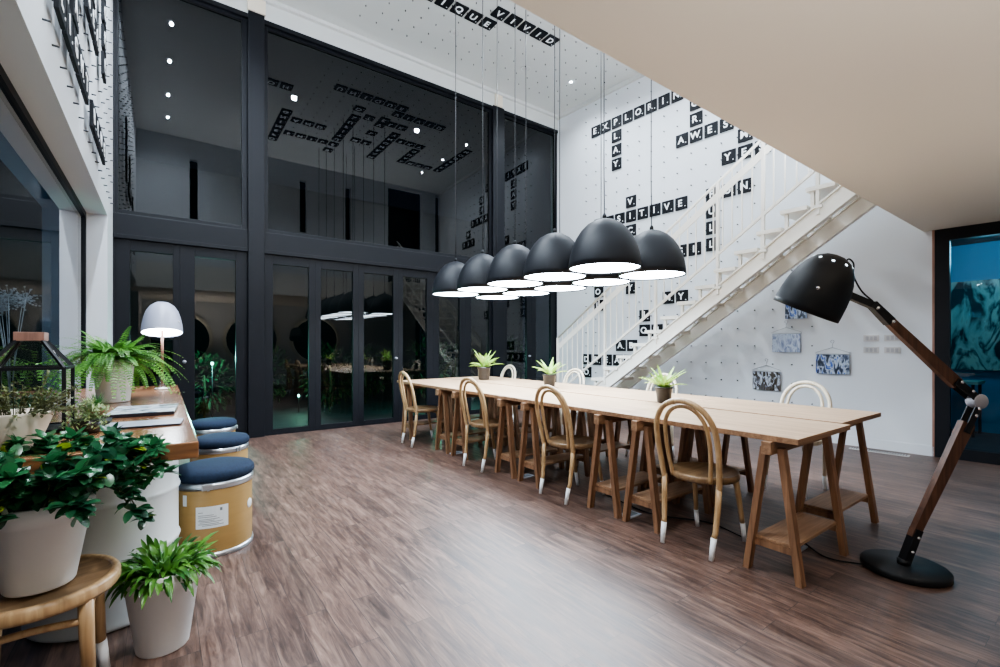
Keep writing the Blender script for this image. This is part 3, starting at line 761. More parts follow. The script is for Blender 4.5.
bmesh.ops.remove_doubles(b, verts=b.verts, dist=1e-5); sh = lobj('lamp_shade', b, M['black'])
e1 = qa @ Vector((1, 0, 0)); e2 = qa @ Vector((0, 1, 0))
for i in range(9):   # lit vent holes around the crown
    a = 2 * PI * i / 9; rr = .092; zz_ = .284
    p = oc + axis * zz_ + (e1 * math.cos(a) + e2 * math.sin(a)) * rr
    nrm = ((e1 * math.cos(a) + e2 * math.sin(a)) * .62 + axis * .78).normalized()
    b = bm_new(); disc(b, tuple(p + nrm * .006),   .0075, 14, mtx=Vector((0, 0, 1)).rotation_difference(nrm).to_matrix()); lobj('vent_hole', b, M['holeglow'], lp)
pn_ = -FV; sd = oc + axis * .135
side = -(ray - axis * ray.dot(axis)).normalized()
b = bm_new(); lathe(b, [(0, 0), (.010, 0), (.010, .006), (.006, .01), (0, .01)], 16, tuple(sd + side * .153), Vector((0, 0, 1)).rotation_difference(side).to_matrix()); lobj('shade_screw', b, M['chrome'])
b = bm_new(); tube(b, spline([fl_pt(844, 265), fl_pt(849, 259), fl_pt(854, 264), fl_pt(854, 276), fl_pt(862, 291), fl_pt(873, 301)], 8), .0045, 8)
tube(b, spline([fl_pt(966, 430, .03), fl_pt(961, 462, .035), fl_pt(943, 494, .03), fl_pt(922, 535, .03), fl_pt(912, 556, .02)], 8), .0045, 8); lobj('power_cable', b, M['black'])
b = bm_new(); disc(b, tuple(oc + axis * .08), .14, 24, mtx=qa, flip=True); lobj('bulb_panel', b, M['black'])
b = bm_new(); tube(b, spline([(3.22, .86, .012), (3.15, 1.05, .006), (3.3, 1.28, .006), (3.05, 1.42, .006), (3.1, 1.75, .006), (2.92, 2.1, .006), (3.0, 2.6, .006)], 10), .005, 6)
tag(obj('floor_cable', b, M['black']), 'thin black cable lying on the floor under the tables by the lamp', 'cable')
for i, (x, y) in enumerate(((2.78, 2.17), (2.80, 3.40), (2.75, 4.62), (3.15, 1.22))):
    b = bm_new(); box(b, (x, y, .006), (.14, .10, .012), bev=.003)
    o = tag(obj('floor_socket', b, M['socket']), 'grey square floor socket under the long tables, %s from the floor lamp' % ('second', 'third', 'fourth', 'first')[i], 'floor socket', 'floor sockets under the tables')
    b = bm_new(); box(b, (x, y, .0135), (.10, .06, .003)); obj('lid', b, M['ink'], o)

b = bm_new(); p = wpt(1.75, .004, .22)
ang = math.atan2(WD.y, WD.x)
mr = Matrix.Rotation(ang, 3, 'Z')
box(b, tuple(p), (.55, .09, .008), mr); 
o = tag(obj('floor_vent', b, M['switch']), 'long flat grey floor vent beside the white wall', 'vent')
b = bm_new()
for k in range(22): box(b, tuple(p + WD * (-.25 + k * .024) + Vector((0, 0, .005))), (.010, .07, .004), mr)
obj('grille', b, M['spine'], o)

# ------------------------------------------------------------------ hangers, photos, switches on the stair wall
def hanger(y, zt, label, w=.37, plab='', m=None, pw=.27, ph=.24, dz=-.185):
    o = thing('wire_hanger', label, 'hanger', tuple(wpt(y, zt, .03)), 0, 'wire hangers on the stair wall')
    def q(s, z): return -WD * s + Vector((0, 0, z))
    b = bm_new(); tube(b, spline([q(-.012, .0), q(-.018, .022), q(0, .036), q(.018, .024), q(.012, .004), q(0, -.022), q(0, -.06)], 5), .003, 6); obj('hook', b, M['wire'], o)
    b = bm_new(); tube(b, [q(0, -.06), q(w / 2 - .02, -.118), q(w / 2, -.13), q(w / 2 - .006, -.148), q(0, -.142), q(-w / 2 + .006, -.148), q(-w / 2, -.13), q(-w / 2 + .02, -.118), q(0, -.06)], .0032, 6); obj('frame', b, M['wire'], o)
    b = bm_new()
    V = []
    for d in (.0, .012):
        for s, z in ((-pw / 2, dz + .035), (pw / 2, dz + .035), (pw / 2, dz + .035 - ph), (-pw / 2, dz + .035 - ph)): V.append(b.verts.new(q(s, z) + WN * d))
    for f in [(0, 1, 2, 3), (7, 6, 5, 4), (0, 4, 5, 1), (1, 5, 6, 2), (2, 6, 7, 3), (3, 7, 4, 0)]: b.faces.new([V[i] for i in f])
    pr_ = tag(obj('photo_print', b, m, None, o.location), plab, 'photo', 'photo prints hung on the stair wall')
hanger(2.78, 1.565, 'grey wire hanger on white wall, highest of those fully seen', .37, 'pale blue photo print on the hanger above and between the others', M['ph1'], .34, .25)
hanger(2.25, 1.29, 'grey wire hanger on white wall, nearest the light switches', .37, 'blue and black photo print nearest the light switches', M['ph2'], .36, .25)
hanger(3.03, 1.035, 'grey wire hanger on white wall, lowest of the group', .37, 'dark brown and white photo print, lowest on the wall', M['ph3'], .36, .26)
hanger(2.66, 1.99, 'grey wire hanger behind the black lamp shade', .34, 'small blue photo print partly hidden by the black lamp shade', M['ph2'], .26, .22)
for i, (y, z, t) in enumerate(((1.86, 1.345, 'upper plate, farther from the door'), (1.66, 1.345, 'upper plate, nearer the door'), (1.86, 1.20, 'lower plate, farther from the door'), (1.66, 1.20, 'lower plate, nearer the door'))):
    b = bm_new(); wallprism(b, y - .075, y + .075, z - .038, z + .038, 0, .008)
    o = tag(obj('light_switch', b, M['switch']), 'grey triple light switch on white wall, ' + t, 'light switch', 'light switches by the glass door')
    for k in (-1, 0, 1):
        b = bm_new(); wallprism(b, y + k * .04 - .014, y + k * .04 + .014, z - .024, z + .024, .008, .012); obj('rocker', b, M['switchkey'], o)
b = bm_new(); wallprism(b, 1.52, 1.60, 1.34, 1.42, 0, .03); tag(obj('thermostat', b, M['ink']), 'small dark box on the wall behind the lamp arm', 'thermostat')

# ------------------------------------------------------------------ counter on the left, its drums
CY0, CY1, CX = 2.235, 5.62, .118
b = bm_new(); box2(b, (-.635, CY0, .795), (CX, CY1, .862), .006)
ct = obj('counter_top', b, [M['counter'], M['counter_end']])
for f in ct.data.polygons:
    if abs(f.normal.y) > .9: f.material_index = 1
tag(ct, 'thick glossy wooden slab counter top resting on white drums', 'counter')
def big_drum(loc, label):
    o = thing('steel_drum', label, 'drum', loc, 0, 'white steel drums under the counter')
    pr_ = [(0, .0), (.275, 0), (.285, .005), (.288, .02), (.280, .03), (.280, .28), (.286, .292), (.289, .30), (.286, .308), (.280, .32), (.280, .53), (.286, .542), (.289, .55), (.286, .558), (.280, .57), (.280, .768), (.286, .775), (.288, .785), (.284, .794), (0, .794)]
    b = bm_new(); lathe(b, pr_, 64); obj('body', b, M['white'], o)
big_drum((-.215, 2.90, 0), 'large white ribbed steel drum under the near end of the counter')
big_drum((-.215, 4.75, 0), 'large white ribbed steel drum under the far end of the counter')
def drum_stool(loc, label, rz=0, lab=True):
    o = thing('drum_stool', label, 'stool', loc, rz, 'kraft drum stools beside the counter')
    b = bm_new(); lathe(b, [(0, .02), (.193, .02), (.195, .03), (.195, .40), (.193, .405), (0, .405)], 56); obj('body', b, M['kraft'], o)
    for z0, z1, r in ((.0, .026, .2005), (.375, .412, .2005)):
        b = bm_new(); lathe(b, [(.190, z0), (r, z0), (r + .002, (z0 + z1) / 2), (r, z1), (.190, z1)], 56); obj('rim_band', b, M['steel'], o)
    b = bm_new(); lathe(b, [(0, .412), (.190, .412), (.203, .420), (.208, .435), (.205, .455), (.190, .472), (.15, .482), (.08, .486), (0, .487)], 56); obj('cushion', b, M['blue'], o)
    b = bm_new(); box(b, (-.05, -.199, .392), (.05, .01, .03), bev=.002)
    box(b, (-.045, -.206, .392), (.012, .008, .034)); obj('clasp', b, M['steel'], o)
    o.scale = (1.07 if label.endswith('nearest one') else 1.0,) * 2 + (1.07,)
    return o
def curved(b, r, a0, a1, z0, z1, n=8, th=.0012):
    prev = None
    for i in range(n + 1):
        a = a0 + (a1 - a0) * i / n
        v = (b.verts.new((r * math.cos(a), r * math.sin(a), z0)), b.verts.new((r * math.cos(a), r * math.sin(a), z1)))
        if prev: b.faces.new((prev[0], v[0], v[1], prev[1]))
        prev = v
d0 = drum_stool((.262, 3.40, 0), 'kraft fibre drum stool with navy cushion and paper label, nearest one')
ac = math.atan2(-3.40, -.262) 
b = bm_new(); curved(b, .1965, ac - .46, ac + .34, .165, .285); lb_ = obj('paper_label', b, M['paper'], d0, fix=False)
b = bm_new()
for k, (z, a0, a1) in enumerate(((.252, -.40, -.28), (.236, -.40, -.02), (.226, -.40, .05), (.214, -.38, .12), (.206, -.40, .0), (.198, -.36, .2), (.188, -.40, .1), (.180, -.30, .22))): curved(b, .1972, ac + a0, ac + a1, z, z + .003, 5)
curved(b, .1972, ac + .13, ac + .19, .255, .272, 3); obj('print', b, M['ink'], lb_, fix=False)
b = bm_new()
q2 = Vector((0, 0, 1)).rotation_difference(Vector((math.cos(ac + 1.12), math.sin(ac + 1.12), 0))).to_matrix()
lathe(b, [(0, 0), (.028, 0), (.026, .002), (0, .002)], 20, (.195 * math.cos(ac + 1.12), .195 * math.sin(ac + 1.12), .24), q2)
obj('round_sticker', b, M['paper'], d0)
b = bm_new(); curved(b, .1965, ac - .85, ac - .72, .29, .35, 3); obj('small_sticker', b, M['paper'], d0, fix=False)
drum_stool((.385, 4.42, 0), 'kraft fibre drum stool with navy cushion, second from the viewer', .8)
drum_stool((.405, 5.42, 0), 'kraft fibre drum stool with navy cushion, nearest the glass doors', 1.9)

# ------------------------------------------------------------------ pots and plants
def pot_prof(rt, rb, h, rim):
    return [(0, .0), (rb - .004, 0), (rb, .006), (rt - .016, h - rim), (rt - .006, h - rim + .004), (rt, h - .003), (rt - .003, h), (rt - .010, h), (rt - .016, h - .02), (rt - .02, h - .05), (0, h - .05)]
def pot(o, rt, rb, h, rim=.06, m=None):
    b = bm_new(); lathe(b, pot_prof(rt, rb, h, rim), 56); obj('pot', b, m or M['pot'], o)
    b = bm_new(); disc(b, (0, 0, h - .03), rt - .017, 30); obj('soil', b, M['soil'], o)
# plant in the pot standing on the floor
random.seed(11)
o = thing('potted_plant', 'bushy strap-leaved green plant in a tapered white pot on the floor', 'plant', (.0, 2.385, 0))
pot(o, .143, .092, .335, .07)
b = bm_new()
for i in range(330):
    a = random.uniform(0, 2 * PI); rr = .115 * math.sqrt(random.random()); el = random.uniform(.3, 1.3)
    if random.random() < .2: el = random.uniform(.05, .4)
    d = (math.cos(a) * math.cos(el), math.sin(a) * math.cos(el), math.sin(el))
    leaf(b, (math.cos(a) * rr, math.sin(a) * rr, .30 + random.uniform(0, .03)), d, (random.uniform(-.3, .3), random.uniform(-.3, .3), 1), random.uniform(.07, .145), random.uniform(.016, .028), random.uniform(.8, 3.0), 'oval', 5, .2)
obj('foliage', b, M['leaf_floor'], o)
# wooden stool in front
ws = thing('wooden_stool', 'round light wooden stool with white-dipped legs holding the large pot', 'stool', (-.335, 2.165, 0), .3)
b = bm_new(); lathe(b, [(0, .448), (.175, .448), (.182, .452), (.200, .456), (.208, .450), (.210, .43), (.206, .415), (.19, .41), (0, .412)], 56); obj('seat', b, M['bentseat'], ws)
b = bm_new(); lathe(b, [(.184, .449), (.188, .457), (.205, .458), (.212, .448), (.213, .425), (.206, .412), (.19, .412)], 56); obj('seat_rim', b, M['bent'], ws)
for k in range(4):
    a = PI / 4 + k * PI / 2 + math.radians(-18); c, s = math.cos(a), math.sin(a)
    b = bm_new(); tube(b, [(.185 * c, .185 * s, .43), (.19 * c, .19 * s, .30), (.20 * c, .20 * s, .13)], .02, 14, rs=[.022, .021, .018]); lg = obj('leg', b, M['bent'], ws)
    b = bm_new(); tube(b, [(.20 * c, .20 * s, .135), (.222 * c, .222 * s, 0)], .018, 14, rs=[.0195, .015]); obj('dipped_foot', b, M['sock'], lg)
    a2 = a + PI / 2
    b = bm_new(); tube(b, spline([(.188 * c, .188 * s, .345), (.13 * math.cos(a + PI / 4), .13 * math.sin(a + PI / 4), .352), (.188 * math.cos(a2), .188 * math.sin(a2), .345)], 8), .012, 10); obj('stretcher', b, M['bent'], ws)
# ficus on the stool
random.seed(5)
px, py, pz = -.33, 2.14, .458
o = thing('potted_ficus', 'spreading dark green round-leaved plant in large white pot on stool', 'plant', (px, py, pz))
pot(o, .142, .090, .285, .065)
bs = bm_new(); bl = bm_new(); by = bm_new()
def cluster(p, d, n=5, s=1.0):
    for k in range(n):
        v = Vector((random.gauss(0, 1), random.gauss(0, 1), random.gauss(.1, .55))).normalized() + Vector(d) * .7
        t = by if random.random() < .035 else bl
        leaf(t, p, v, (random.uniform(-.4, .4), random.uniform(-.4, .4), 1), random.uniform(.036, .060) * s, random.uniform(.024, .038) * s, random.uniform(.2, .9), 'oval', 6, .10)
for i in range(190):
    a = random.uniform(0, 2 * PI); el = random.uniform(.05, 1.2)
    ln = random.uniform(.10, .25) * (1.0 if math.cos(a) > .2 else .9) * (1 if el < .6 else .75)
    d = Vector((math.cos(a) * math.cos(el), math.sin(a) * math.cos(el) * .85, math.sin(el)))
    if px + d.x * ln < XL + .02 and False: continue
    p0 = Vector((math.cos(a) * .04, math.sin(a) * .04, .25)); mid = p0 + Vector((math.cos(a) * .08, math.sin(a) * .08, .07)) ; p2 = mid + d * ln * .6 - Vector((0, 0, .02)); p3 = mid + d * ln - Vector((0, 0, random.uniform(.02, .09) if el < .4 else .01))
    pts = spline([p0, mid, p2, p3], 5)
    tube(bs, pts, .002, 5)
    for t in range(5, len(pts), 2):
        cluster(pts[t], d, 3)
    cluster(pts[-1], d, 5, 1.0)
for a, ln, dr_ in ((-.35, .26, .03), (-.05, .27, .09), (.25, .22, .0)):   # long trailing shoots
    d = Vector((math.cos(a), math.sin(a), .1)); p0 = Vector((0, 0, .26)); pts = spline([p0, p0 + Vector((d.x * .12, d.y * .12, .08)), p0 + Vector((d.x * ln * .8, d.y * ln * .8, .05 - dr_ * .4)), p0 + Vector((d.x * ln, d.y * ln, -.01 - dr_))], 6)
    tube(bs, pts, .0022, 5)
    for t in range(6, len(pts), 2): cluster(pts[t], d, 3, 1.0)
    cluster(pts[-1], d, 5, 1.05)
obj('stems', bs, M['stem'], o); obj('foliage', bl, M['leaf_ficus'], o); obj('yellow_foliage', by, M['leaf_yellow'], o)
# fern on the counter
random.seed(21)
o = thing('potted_fern', 'arching bright green fern in a white pot on the counter', 'plant', (-.275, 4.15, .864))
b = bm_new(); lathe(b, [(0, 0), (.085, 0), (.09, .006), (.115, .275), (.118, .29), (.112, .29), (.108, .27), (0, .26)], 48); obj('pot', b, M['pot'], o)
b = bm_new(); disc(b, (0, 0, .268), .107, 24); obj('soil', b, M['soil'], o)
b = bm_new()
for i in range(210):
    a = random.uniform(0, 2 * PI); el = random.uniform(.1, 1.3); ln = random.uniform(.26, .44) * (1.1 if el < .8 else .68)
    cur = Vector((math.cos(a) * math.cos(el), math.sin(a) * math.cos(el), math.sin(el))); p = Vector((math.cos(a) * .05, math.sin(a) * .05, .27))
    n = 20; g = random.uniform(1.2, 2.6)
    w_ = 0
    for k in range(n):
        q = p + cur * ln / n
        if q.z < .012 + .03: cur.z = max(cur.z, .0); q = p + cur * ln / n
        wx = o.location.x + q.x
        if wx < -.62: cur.x = abs(cur.x) * .2
        side = cur.cross(Vector((0, 0, 1)));
        if side.length < .01: side = Vector((1, 0, 0))
        side.normalize(); upv = side.cross(cur)
        if k > 1:
            wl = .036 * (1 - (k / n) ** 2.2 * .8)
            for s in (-1, 1): leaf(b, q, side * s + cur * .55, upv, wl, .011, .5, 'oval', 2, .1)
        if k % 2 == 0: beam(b, p, q, .0018, .0018)
        p = q; cur = (cur + Vector((0, 0, -g / n))).normalized()
obj('foliage', b, M['leaf_fern'], o)
# reddish bushy plant in pale pot at the left edge
random.seed(31)
o = thing('potted_shrub', 'bushy olive-green small-leaved plant in cream pot at the counter end', 'plant', (-.45, 2.46, .864))
b = bm_new(); lathe(b, [(0, 0), (.062, 0), (.066, .006), (.112, .132), (.114, .14), (.108, .14), (.104, .125), (0, .12)], 48); obj('pot', b, M['cream'], o)
bl = bm_new(); bs = bm_new()
for i in range(85):
    a = random.uniform(0, 2 * PI); el = random.uniform(.1, 1.4); ln = random.uniform(.08, .17)
    d = Vector((math.cos(a) * math.cos(el), math.sin(a) * math.cos(el), math.sin(el)))
    p0 = Vector((math.cos(a) * .05, math.sin(a) * .05, .12)); p1 = p0 + d * ln
    tube(bs, [p0, (p0 + p1) / 2 + Vector((0, 0, .01)), p1], .0013, 4)
    for k in range(16):
        t = random.uniform(.3, 1.05); v = Vector((random.gauss(0, 1), random.gauss(0, 1), random.gauss(.2, .7))).normalized()
        leaf(bl, p0.lerp(p1, t), v, (0, 0, 1), random.uniform(.012, .02), random.uniform(.007, .012), .4, 'oval', 2, .1)
obj('stems', bs, M['stem'], o); obj('foliage', bl, M['leaf_red'], o)
# variegated trailing plant
random.seed(37)
o = thing('potted_creeper', 'pale variegated small-leaved creeper in a low dark pot beside the lantern', 'plant', (-.27, 2.74, .864))
b = bm_new(); lathe(b, [(0, 0), (.04, 0), (.055, .06), (.05, .06), (0, .055)], 28); obj('pot', b, M['jar'], o)
b = bm_new()
for i in range(700):
    a = random.uniform(0, 2 * PI); r_ = random.uniform(0, .085); z_ = random.uniform(.05, .15) - r_ * .5
    v = Vector((random.gauss(0, 1), random.gauss(0, 1), random.gauss(.4, .6))).normalized()
    leaf(b, (math.cos(a) * r_, math.sin(a) * r_, z_), v, (0, 0, 1), random.uniform(.014, .024), .009, .4, 'oval', 2, .1)
obj('foliage', b, M['leaf_var'], o)
# little tuft in red pot
random.seed(41)
o = thing('potted_succulent', 'tiny spiky green succulent in a red clay pot on the counter', 'plant', (-.29, 3.28, .864))
b = bm_new(); lathe(b, [(0, 0), (.035, 0), (.05, .055), (.052, .06), (.046, .06), (0, .05)], 28); obj('pot', b, M['redclay'], o)
b = bm_new()
for i in range(120):
    a = random.uniform(0, 2 * PI); el = random.uniform(.2, 1.4)
    leaf(b, (0, 0, .05), (math.cos(a) * math.cos(el), math.sin(a) * math.cos(el), math.sin(el)), (0, 0, 1), random.uniform(.05, .10), .006, .4, 'strap', 3, .1)
obj('foliage', b, M['leaf_floor'], o)
# terrarium lantern
lx, ly, lz = -.485, 2.96, .864
o = thing('glass_lantern', 'glass lantern with black metal frame and pitched top on the counter', 'lantern', (lx, ly, lz), 0)
hw, hb, ht = .125, .286, .125
cs = [(-1, -1), (1, -1), (1, 1), (-1, 1)]
b = bm_new()
for i, (sx, sy) in enumerate(cs):
    nx_, ny_ = cs[(i + 1) % 4]
    beam(b, (sx * hw, sy * hw, 0), (sx * hw, sy * hw, hb), .014, .014)
    beam(b, (sx * hw, sy * hw, hb), (sx * .042, sy * .042, hb + ht), .012, .012)
    for z in (.007, hb): beam(b, (sx * hw, sy * hw, z), (nx_ * hw, ny_ * hw, z), .013, .013)
obj('frame', b, M['black'], o)
b = bm_new(); box(b, (0, 0, hb + ht + .018), (.10, .10, .04), bev=.003); obj('cap', b, M['trimw'], o)
b = bm_new(); box(b, (0, 0, .004), (.24, .24, .008)); obj('floor_plate', b, M['black'], o)
b = bm_new()
for i, (sx, sy) in enumerate(cs):
    nx_, ny_ = cs[(i + 1) % 4]
    v = [b.verts.new(p) for p in ((sx * hw, sy * hw, .01), (nx_ * hw, ny_ * hw, .01), (nx_ * hw, ny_ * hw, hb), (sx * hw, sy * hw, hb), (nx_ * .042, ny_ * .042, hb + ht), (sx * .042, sy * .042, hb + ht))]
    b.faces.new((v[0], v[1], v[2], v[3])); b.faces.new((v[3], v[2], v[4], v[5]))
obj('glass', b, M['glassclear'], o)
random.seed(43); b = bm_new()
for i in range(260):
    a = random.uniform(0, 2 * PI); el = random.uniform(.2, 1.4); r_ = random.uniform(0, .08)
    leaf(b, (math.cos(a) * r_, math.sin(a) * r_, random.uniform(.01, .13)), (math.cos(a) * math.cos(el), math.sin(a) * math.cos(el), math.sin(el)), (0, 0, 1), random.uniform(.025, .04), .014, .5, 'oval', 3, .1)
tag(obj('moss_plant', b, M['leaf_ficus'], None, (lx, ly, lz + .01)), 'small dark green plant growing inside the glass lantern', 'plant')
# dried pale branches in vase behind the lantern
random.seed(47)
o = thing('dried_bouquet', 'pale dried airy branches in a slim vase by the side window', 'dried flowers', (-.54, 2.62 + .45, .862))
o.location = (-.60, 3.22, .864)
b = bm_new(); lathe(b, [(0, 0), (.028, 0), (.032, .05), (.016, .12), (.02, .135), (.015, .135), (0, .12)], 20); obj('vase', b, M['jar'], o)
b = bm_new()
for i in range(9):
    a = random.uniform(0, 2 * PI); d = Vector((math.cos(a) * .10, math.sin(a) * .18, 1)); tip = Vector((0, 0, .1)) + d * random.uniform(.46, .54)
    if tip.x < -.07: tip.x = -.07
    tube(b, [(0, 0, .1), (tip.x * .3, tip.y * .3, .32), tip], .0012, 4)
    for k in range(26):
        v = Vector((random.gauss(0, 1), random.gauss(0, 1), random.gauss(.3, .8))).normalized() * random.uniform(.02, .06)
        q = tip + v
        if o.location.x + q.x < -.64: q.x = -.64 - o.location.x
        beam(b, tip, q, .001, .001); box(b, tuple(q), (.006, .006, .006))
obj('branches', b, M['leaf_pale'], o)

# table lamp at the far end of the counter
o = thing('table_lamp', 'lavender-grey dome table lamp glowing at the far end of the counter', 'table lamp', (-.005, 5.10, .864))
b = bm_new(); lathe(b, [(0, 0), (.055, 0), (.058, .006), (.055, .012), (.014, .016), (.014, .02), (0, .02)], 36); obj('base', b, M['white'], o)
b = bm_new(); lathe(b, [(0, .018), (.022, .018), (.022, .10), (.012, .11), (0, .11)], 20); obj('glass_foot', b, M['glassclear'], o)
b = bm_new(); tube(b, [(0, 0, .02), (0, 0, .56)], .0105, 12); obj('pole', b, M['brownpole'], o)
zb, s_ = .505, .52
prof = [(.155, 0), (.154, .03), (.149, .08), (.138, .14), (.120, .20), (.094, .245), (.058, .275), (.02, .287), (0, .288)]
TL = Matrix.Rotation(math.radians(-14), 3, 'X'); tc_ = Vector((0, .035, zb))
b = bm_new(); lathe(b, prof, 48, tuple(tc_), TL); lathe(b, [(max(0, r - .005), z - (.004 if z > .2 else 0)) for r, z in prof][::-1], 48, tuple(tc_), TL)
obj('lamp_shade', b, M['lav'], o)
b = bm_new(); disc(b, tuple(tc_ + TL @ Vector((0, 0, .01))), .149, 40, flip=True, mtx=TL); obj('diffuser', b, M['glow_table'], o, fix=False)
for s in (-1, 1):
    b = bm_new(); v = (Vector((.777, -.63, 0)) if True else 0) * s
    lathe(b, [(0, -.006), (.008, -.006), (.008, .006), (0, .006)], 12, tuple(tc_ + TL @ Vector((v.x * .150, v.y * .150, .08))), Vector((0, 0, 1)).rotation_difference(v).to_matrix()); obj('screw', b, M['sock'], o)
# books
def book(name, loc, s, rz, cm, label, cat):
    o = thing(name, label, cat, loc, rz)
    b = bm_new(); box(b, (0, 0, s[2] / 2), (s[0] - .008, s[1] - .008, s[2] - .004)); obj('pages', b, M['pages'] if s[2] > .012 else cm, o)
    b = bm_new(); box(b, (0, 0, s[2] - .0015), (s[0], s[1], .003)); obj('front_cover', b, cm, o)
    b = bm_new(); box(b, (0, 0, .0015), (s[0], s[1], .003)); box(b, (0, -s[1] / 2 + .0015, s[2] / 2), (s[0], .003, s[2])); obj('back_cover', b, M['spine'], o)
book('magazine', (-.085, 3.40, .863), (.30, .40, .020), math.radians(-4), M['cover1'], 'thick glossy pictured magazine on the counter below the fern', 'magazine')
book('folder', (-.07, 2.86, .863), (.30, .20, .008), math.radians(-6), M['cover2'], 'thin grey folder on the counter nearer than the magazine', 'folder')
b = bm_new(); box(b, (-.27, 3.02, .874), (.12, .14, .02), bev=.003)
tag(obj('notebook', b, M['spine']), 'small black notebook on the counter beside the lantern', 'notebook')
b = bm_new(); leaf(b, (-.02, 3.44, .889), (1, -.5, .1), (0, 0, 1), .14, .03, .1, 'oval', 6, .15)
tag(obj('fallen_leaf', b, M['leaf_ficus']), 'single dark green leaf lying on the glossy magazine', 'leaf')

# ------------------------------------------------------------------ outside planting and lights
def shrub(loc, r, h, n, seed, label, group):
    random.seed(seed)
    o = thing('garden_shrub', label, 'shrub', loc, 0, group)
    b = bm_new()
    for i in range(n):
        u = random.uniform(-1, 1); a = random.uniform(0, 2 * PI); q = math.sqrt(1 - u * u); k = random.uniform(.7, 1.02)
        p = (q * math.cos(a) * r * k, q * math.sin(a) * r * k, h / 2 + .15 + u * h / 2 * k)
        v = Vector((q * math.cos(a), q * math.sin(a), u + random.uniform(-.4, .4)))
        leaf(b, p, v + Vector((random.gauss(0, .5), random.gauss(0, .5), 0)), (0, 0, 1), random.uniform(.09, .17), random.uniform(.03, .055), .6, 'oval', 3, .15)
    obj('foliage', b, M['leaf_out'], o)
    b = bm_new(); tube(b, [(0, 0, -.02), (0.02, 0, h * .5), (0, 0, h * .8)], .02, 6); obj('stem', b, M['stem'], o)
GL = 'garden shrubs beyond the glass doors'
for i, (x, y, r, h) in enumerate(((.55, 9.1, .42, .95), (1.6, 9.9, .48, 1.15), (2.6, 9.1, .45, 1.1), (3.6, 9.95, .5, 1.1), (4.7, 9.1, .5, 1.3), (5.9, 9.95, .5, 1.2), (7.1, 9.2, .5, 1.3), (-.7, 9.9, .5, 1.0))):
    wl = ('behind the narrow door beside the dark column', 'behind the first wide door panel', 'behind the third door panel from the column', 'behind the fourth door panel', 'behind the door panels under the pendants', 'behind the door panels by the stair foot', 'behind the last panel in the corner', 'behind the corner door near the table lamp')[i]
    shrub((x, y, 0), r, h, 420, 60 + i, 'dark green leafy shrub outside, ' + wl, GL)
for i, (x, y, z, e, c) in enumerate(((.62, 8.45, .98, 30, (.3, 1, .8)), (4.55, 8.35, .5, 9, (.25, 1, .6)), (5.3, 8.5, .9, 9, (.25, .9, .7)), (2.1, 9.4, .3, 2, (.4, 1, .6)))):
    o = thing('garden_light', 'small glowing garden light outside among the shrubs, %s' % ('beside the dark column', 'under the far pendants', 'near the stair foot', 'low behind the second door panel')[i], 'garden light', (x, y, 0), 0, 'garden lights outside')
    b = bm_new(); tube(b, [(0, 0, -.02), (0, 0, z - .03)], .008, 8); obj('spike', b, M['black'], o)
    b = bm_new(); lathe(b, [(0, z - .04), (.016, z - .02), (.02, z), (.014, z + .018), (0, z + .02)], 16); obj('globe', b, M['outled'], o)
    l = bpy.data.objects.new('garden_lamp', lamp_data('POINT', 'garden', e * 3.2, c, .06)); COL.objects.link(l); l.location = (x, y - .12, z + .1)
# things outside the side window
shrub((-1.75, 3.6, 0), .38, 1.1, 380, 90, 'dark green shrub outside the side window', GL)
shrub((-2.1, 5.3, 0), .4, 1.2, 380, 91, 'dark green shrub outside the side window, farther along', GL)
for i, (x, y, z, h) in enumerate(((-1.9, 4.5, 1.15, .45), (-2.3, 6.3, 1.25, .5), (-2.8, 5.6, 1.2, .35))):
    b = bm_new(); tube(b, [(x, y, z), (x, y, z + h)], .012, 8)
    o = tag(obj('light_tube', b, M['outblue']), 'blue light tube outside the side window, %s' % ('nearest', 'farthest', 'middle one')[i], 'light tube', 'blue light tubes outside')
    b = bm_new(); tube(b, [(x, y, -.05), (x, y, z)], .01, 6); obj('pole', b, M['black'], o)
l = bpy.data.objects.new('blue_lamp', lamp_data('POINT', 'blue', 10, (.1, .5, 1), .2)); COL.objects.link(l); l.location = (-2.2, 5.2, 1.5)
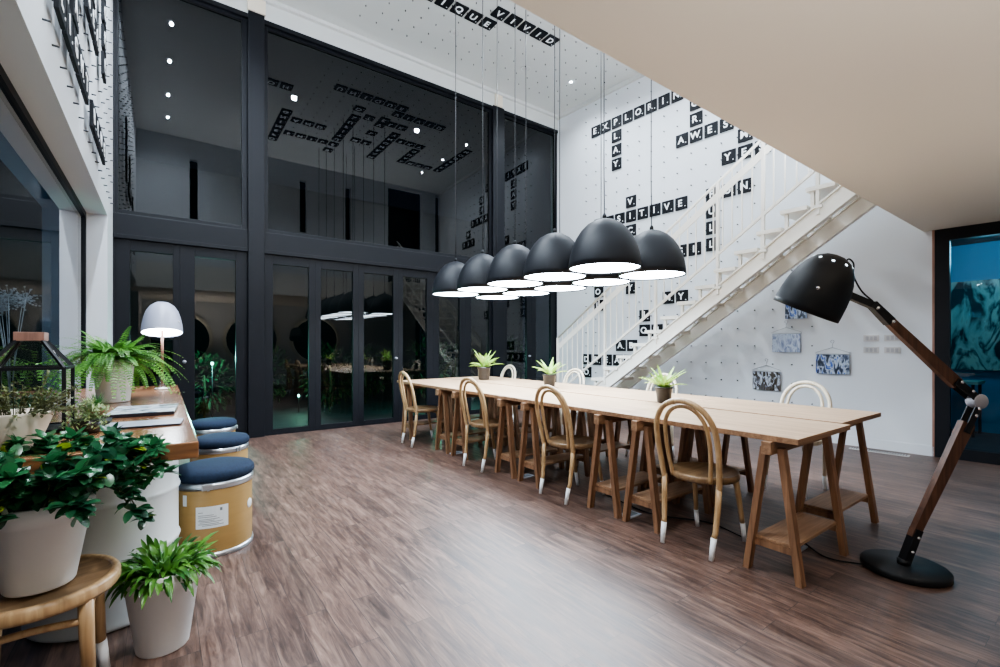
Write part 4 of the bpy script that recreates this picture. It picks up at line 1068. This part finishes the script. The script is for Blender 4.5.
# inside the next room: board, stool, lights
b = bm_new(); box2(b, (9.50, .35, .9), (9.58, 1.75, 2.2), .01)
o = tag(obj('notice_board', b, M['mural2']), 'pale green board with dark blotches seen through the blue-lit glass door', 'board')
b = bm_new(); box2(b, (8.9, 1.2, .72), (9.45, 2.3, .76)); o = tag(obj('side_table', b, M['mural']), 'pale side table in the blue-lit room behind the glass door', 'table')
for sx in (8.93, 9.42):
    for sy in (1.25, 2.25): b = bm_new(); beam(b, (sx, sy, 0), (sx, sy, .72), .03, .03); obj('leg', b, M['darkshape'], o)
b = bm_new(); box2(b, (7.9, 2.25, 0), (8.6, 2.65, 2.3), .01); tag(obj('tall_cabinet', b, M['tealwall']), 'tall blue cabinet in the room behind the glass door', 'cabinet')
l = bpy.data.objects.new('room_lamp', lamp_data('POINT', 'room', 18, (.35, .8, 1), .2)); COL.objects.link(l); l.location = (8.3, 1.0, 2.45)

# ------------------------------------------------------------------ room light
def point(x, y, z, e, c, r): 
    l = bpy.data.objects.new('room_light', lamp_data('POINT', 'room_light', e, c, r)); COL.objects.link(l); l.location = (x, y, z)
def upspot(x, y, z, e, c):
    l = bpy.data.objects.new('uplight', lamp_data('SPOT', 'uplight', e, c, .15, spot_size=2.7, spot_blend=1.0)); COL.objects.link(l); l.location = (x, y, z); l.rotation_euler = (PI, 0, 0)
upspot(1.0, -.9, 1.0, 150, (1, .92, .83))       # unseen fill spots behind the viewer, added to brighten the slab underside
upspot(4.0, -1.2, .9, 45, (1, .92, .83))
a = bpy.data.lights.new('cove', 'AREA'); a.shape = 'RECTANGLE'; a.size = 5.6; a.size_y = .12; a.energy = 130; a.color = (.88, .94, 1)  # strip of fill light with no fitting, added to lift ceiling and upper walls
l = bpy.data.objects.new('cove_light', a); COL.objects.link(l); l.location = (3.0, YS + .07, 3.42); l.rotation_euler = (math.radians(180 - 35), 0, 0)
w = bpy.data.worlds.new('night'); bpy.context.scene.world = w; w.use_nodes = True
w.node_tree.nodes['Background'].inputs[0].default_value = (.02, .03, .05, 1); w.node_tree.nodes['Background'].inputs[1].default_value = .5

# ------------------------------------------------------------------ camera
cam = bpy.data.cameras.new('camera'); co = bpy.data.objects.new('camera', cam); COL.objects.link(co)
co.location = (0, 0, 1.25); co.rotation_euler = (PI / 2, 0, -math.atan(337 / 460))
cam.lens = 36 * .460; cam.sensor_width = 36; cam.shift_y = .0125; cam.clip_start = .05; cam.clip_end = 60
bpy.context.scene.camera = co
sc = bpy.context.scene
sc.view_settings.view_transform = 'AgX'; sc.view_settings.look = 'AgX - Medium High Contrast'; sc.view_settings.exposure = 0.90
sc.cycles.use_denoising = True
sc.cycles.max_bounces = 8; sc.cycles.diffuse_bounces = 5; sc.cycles.transparent_max_bounces = 12
sc.cycles.sample_clamp_indirect = 6
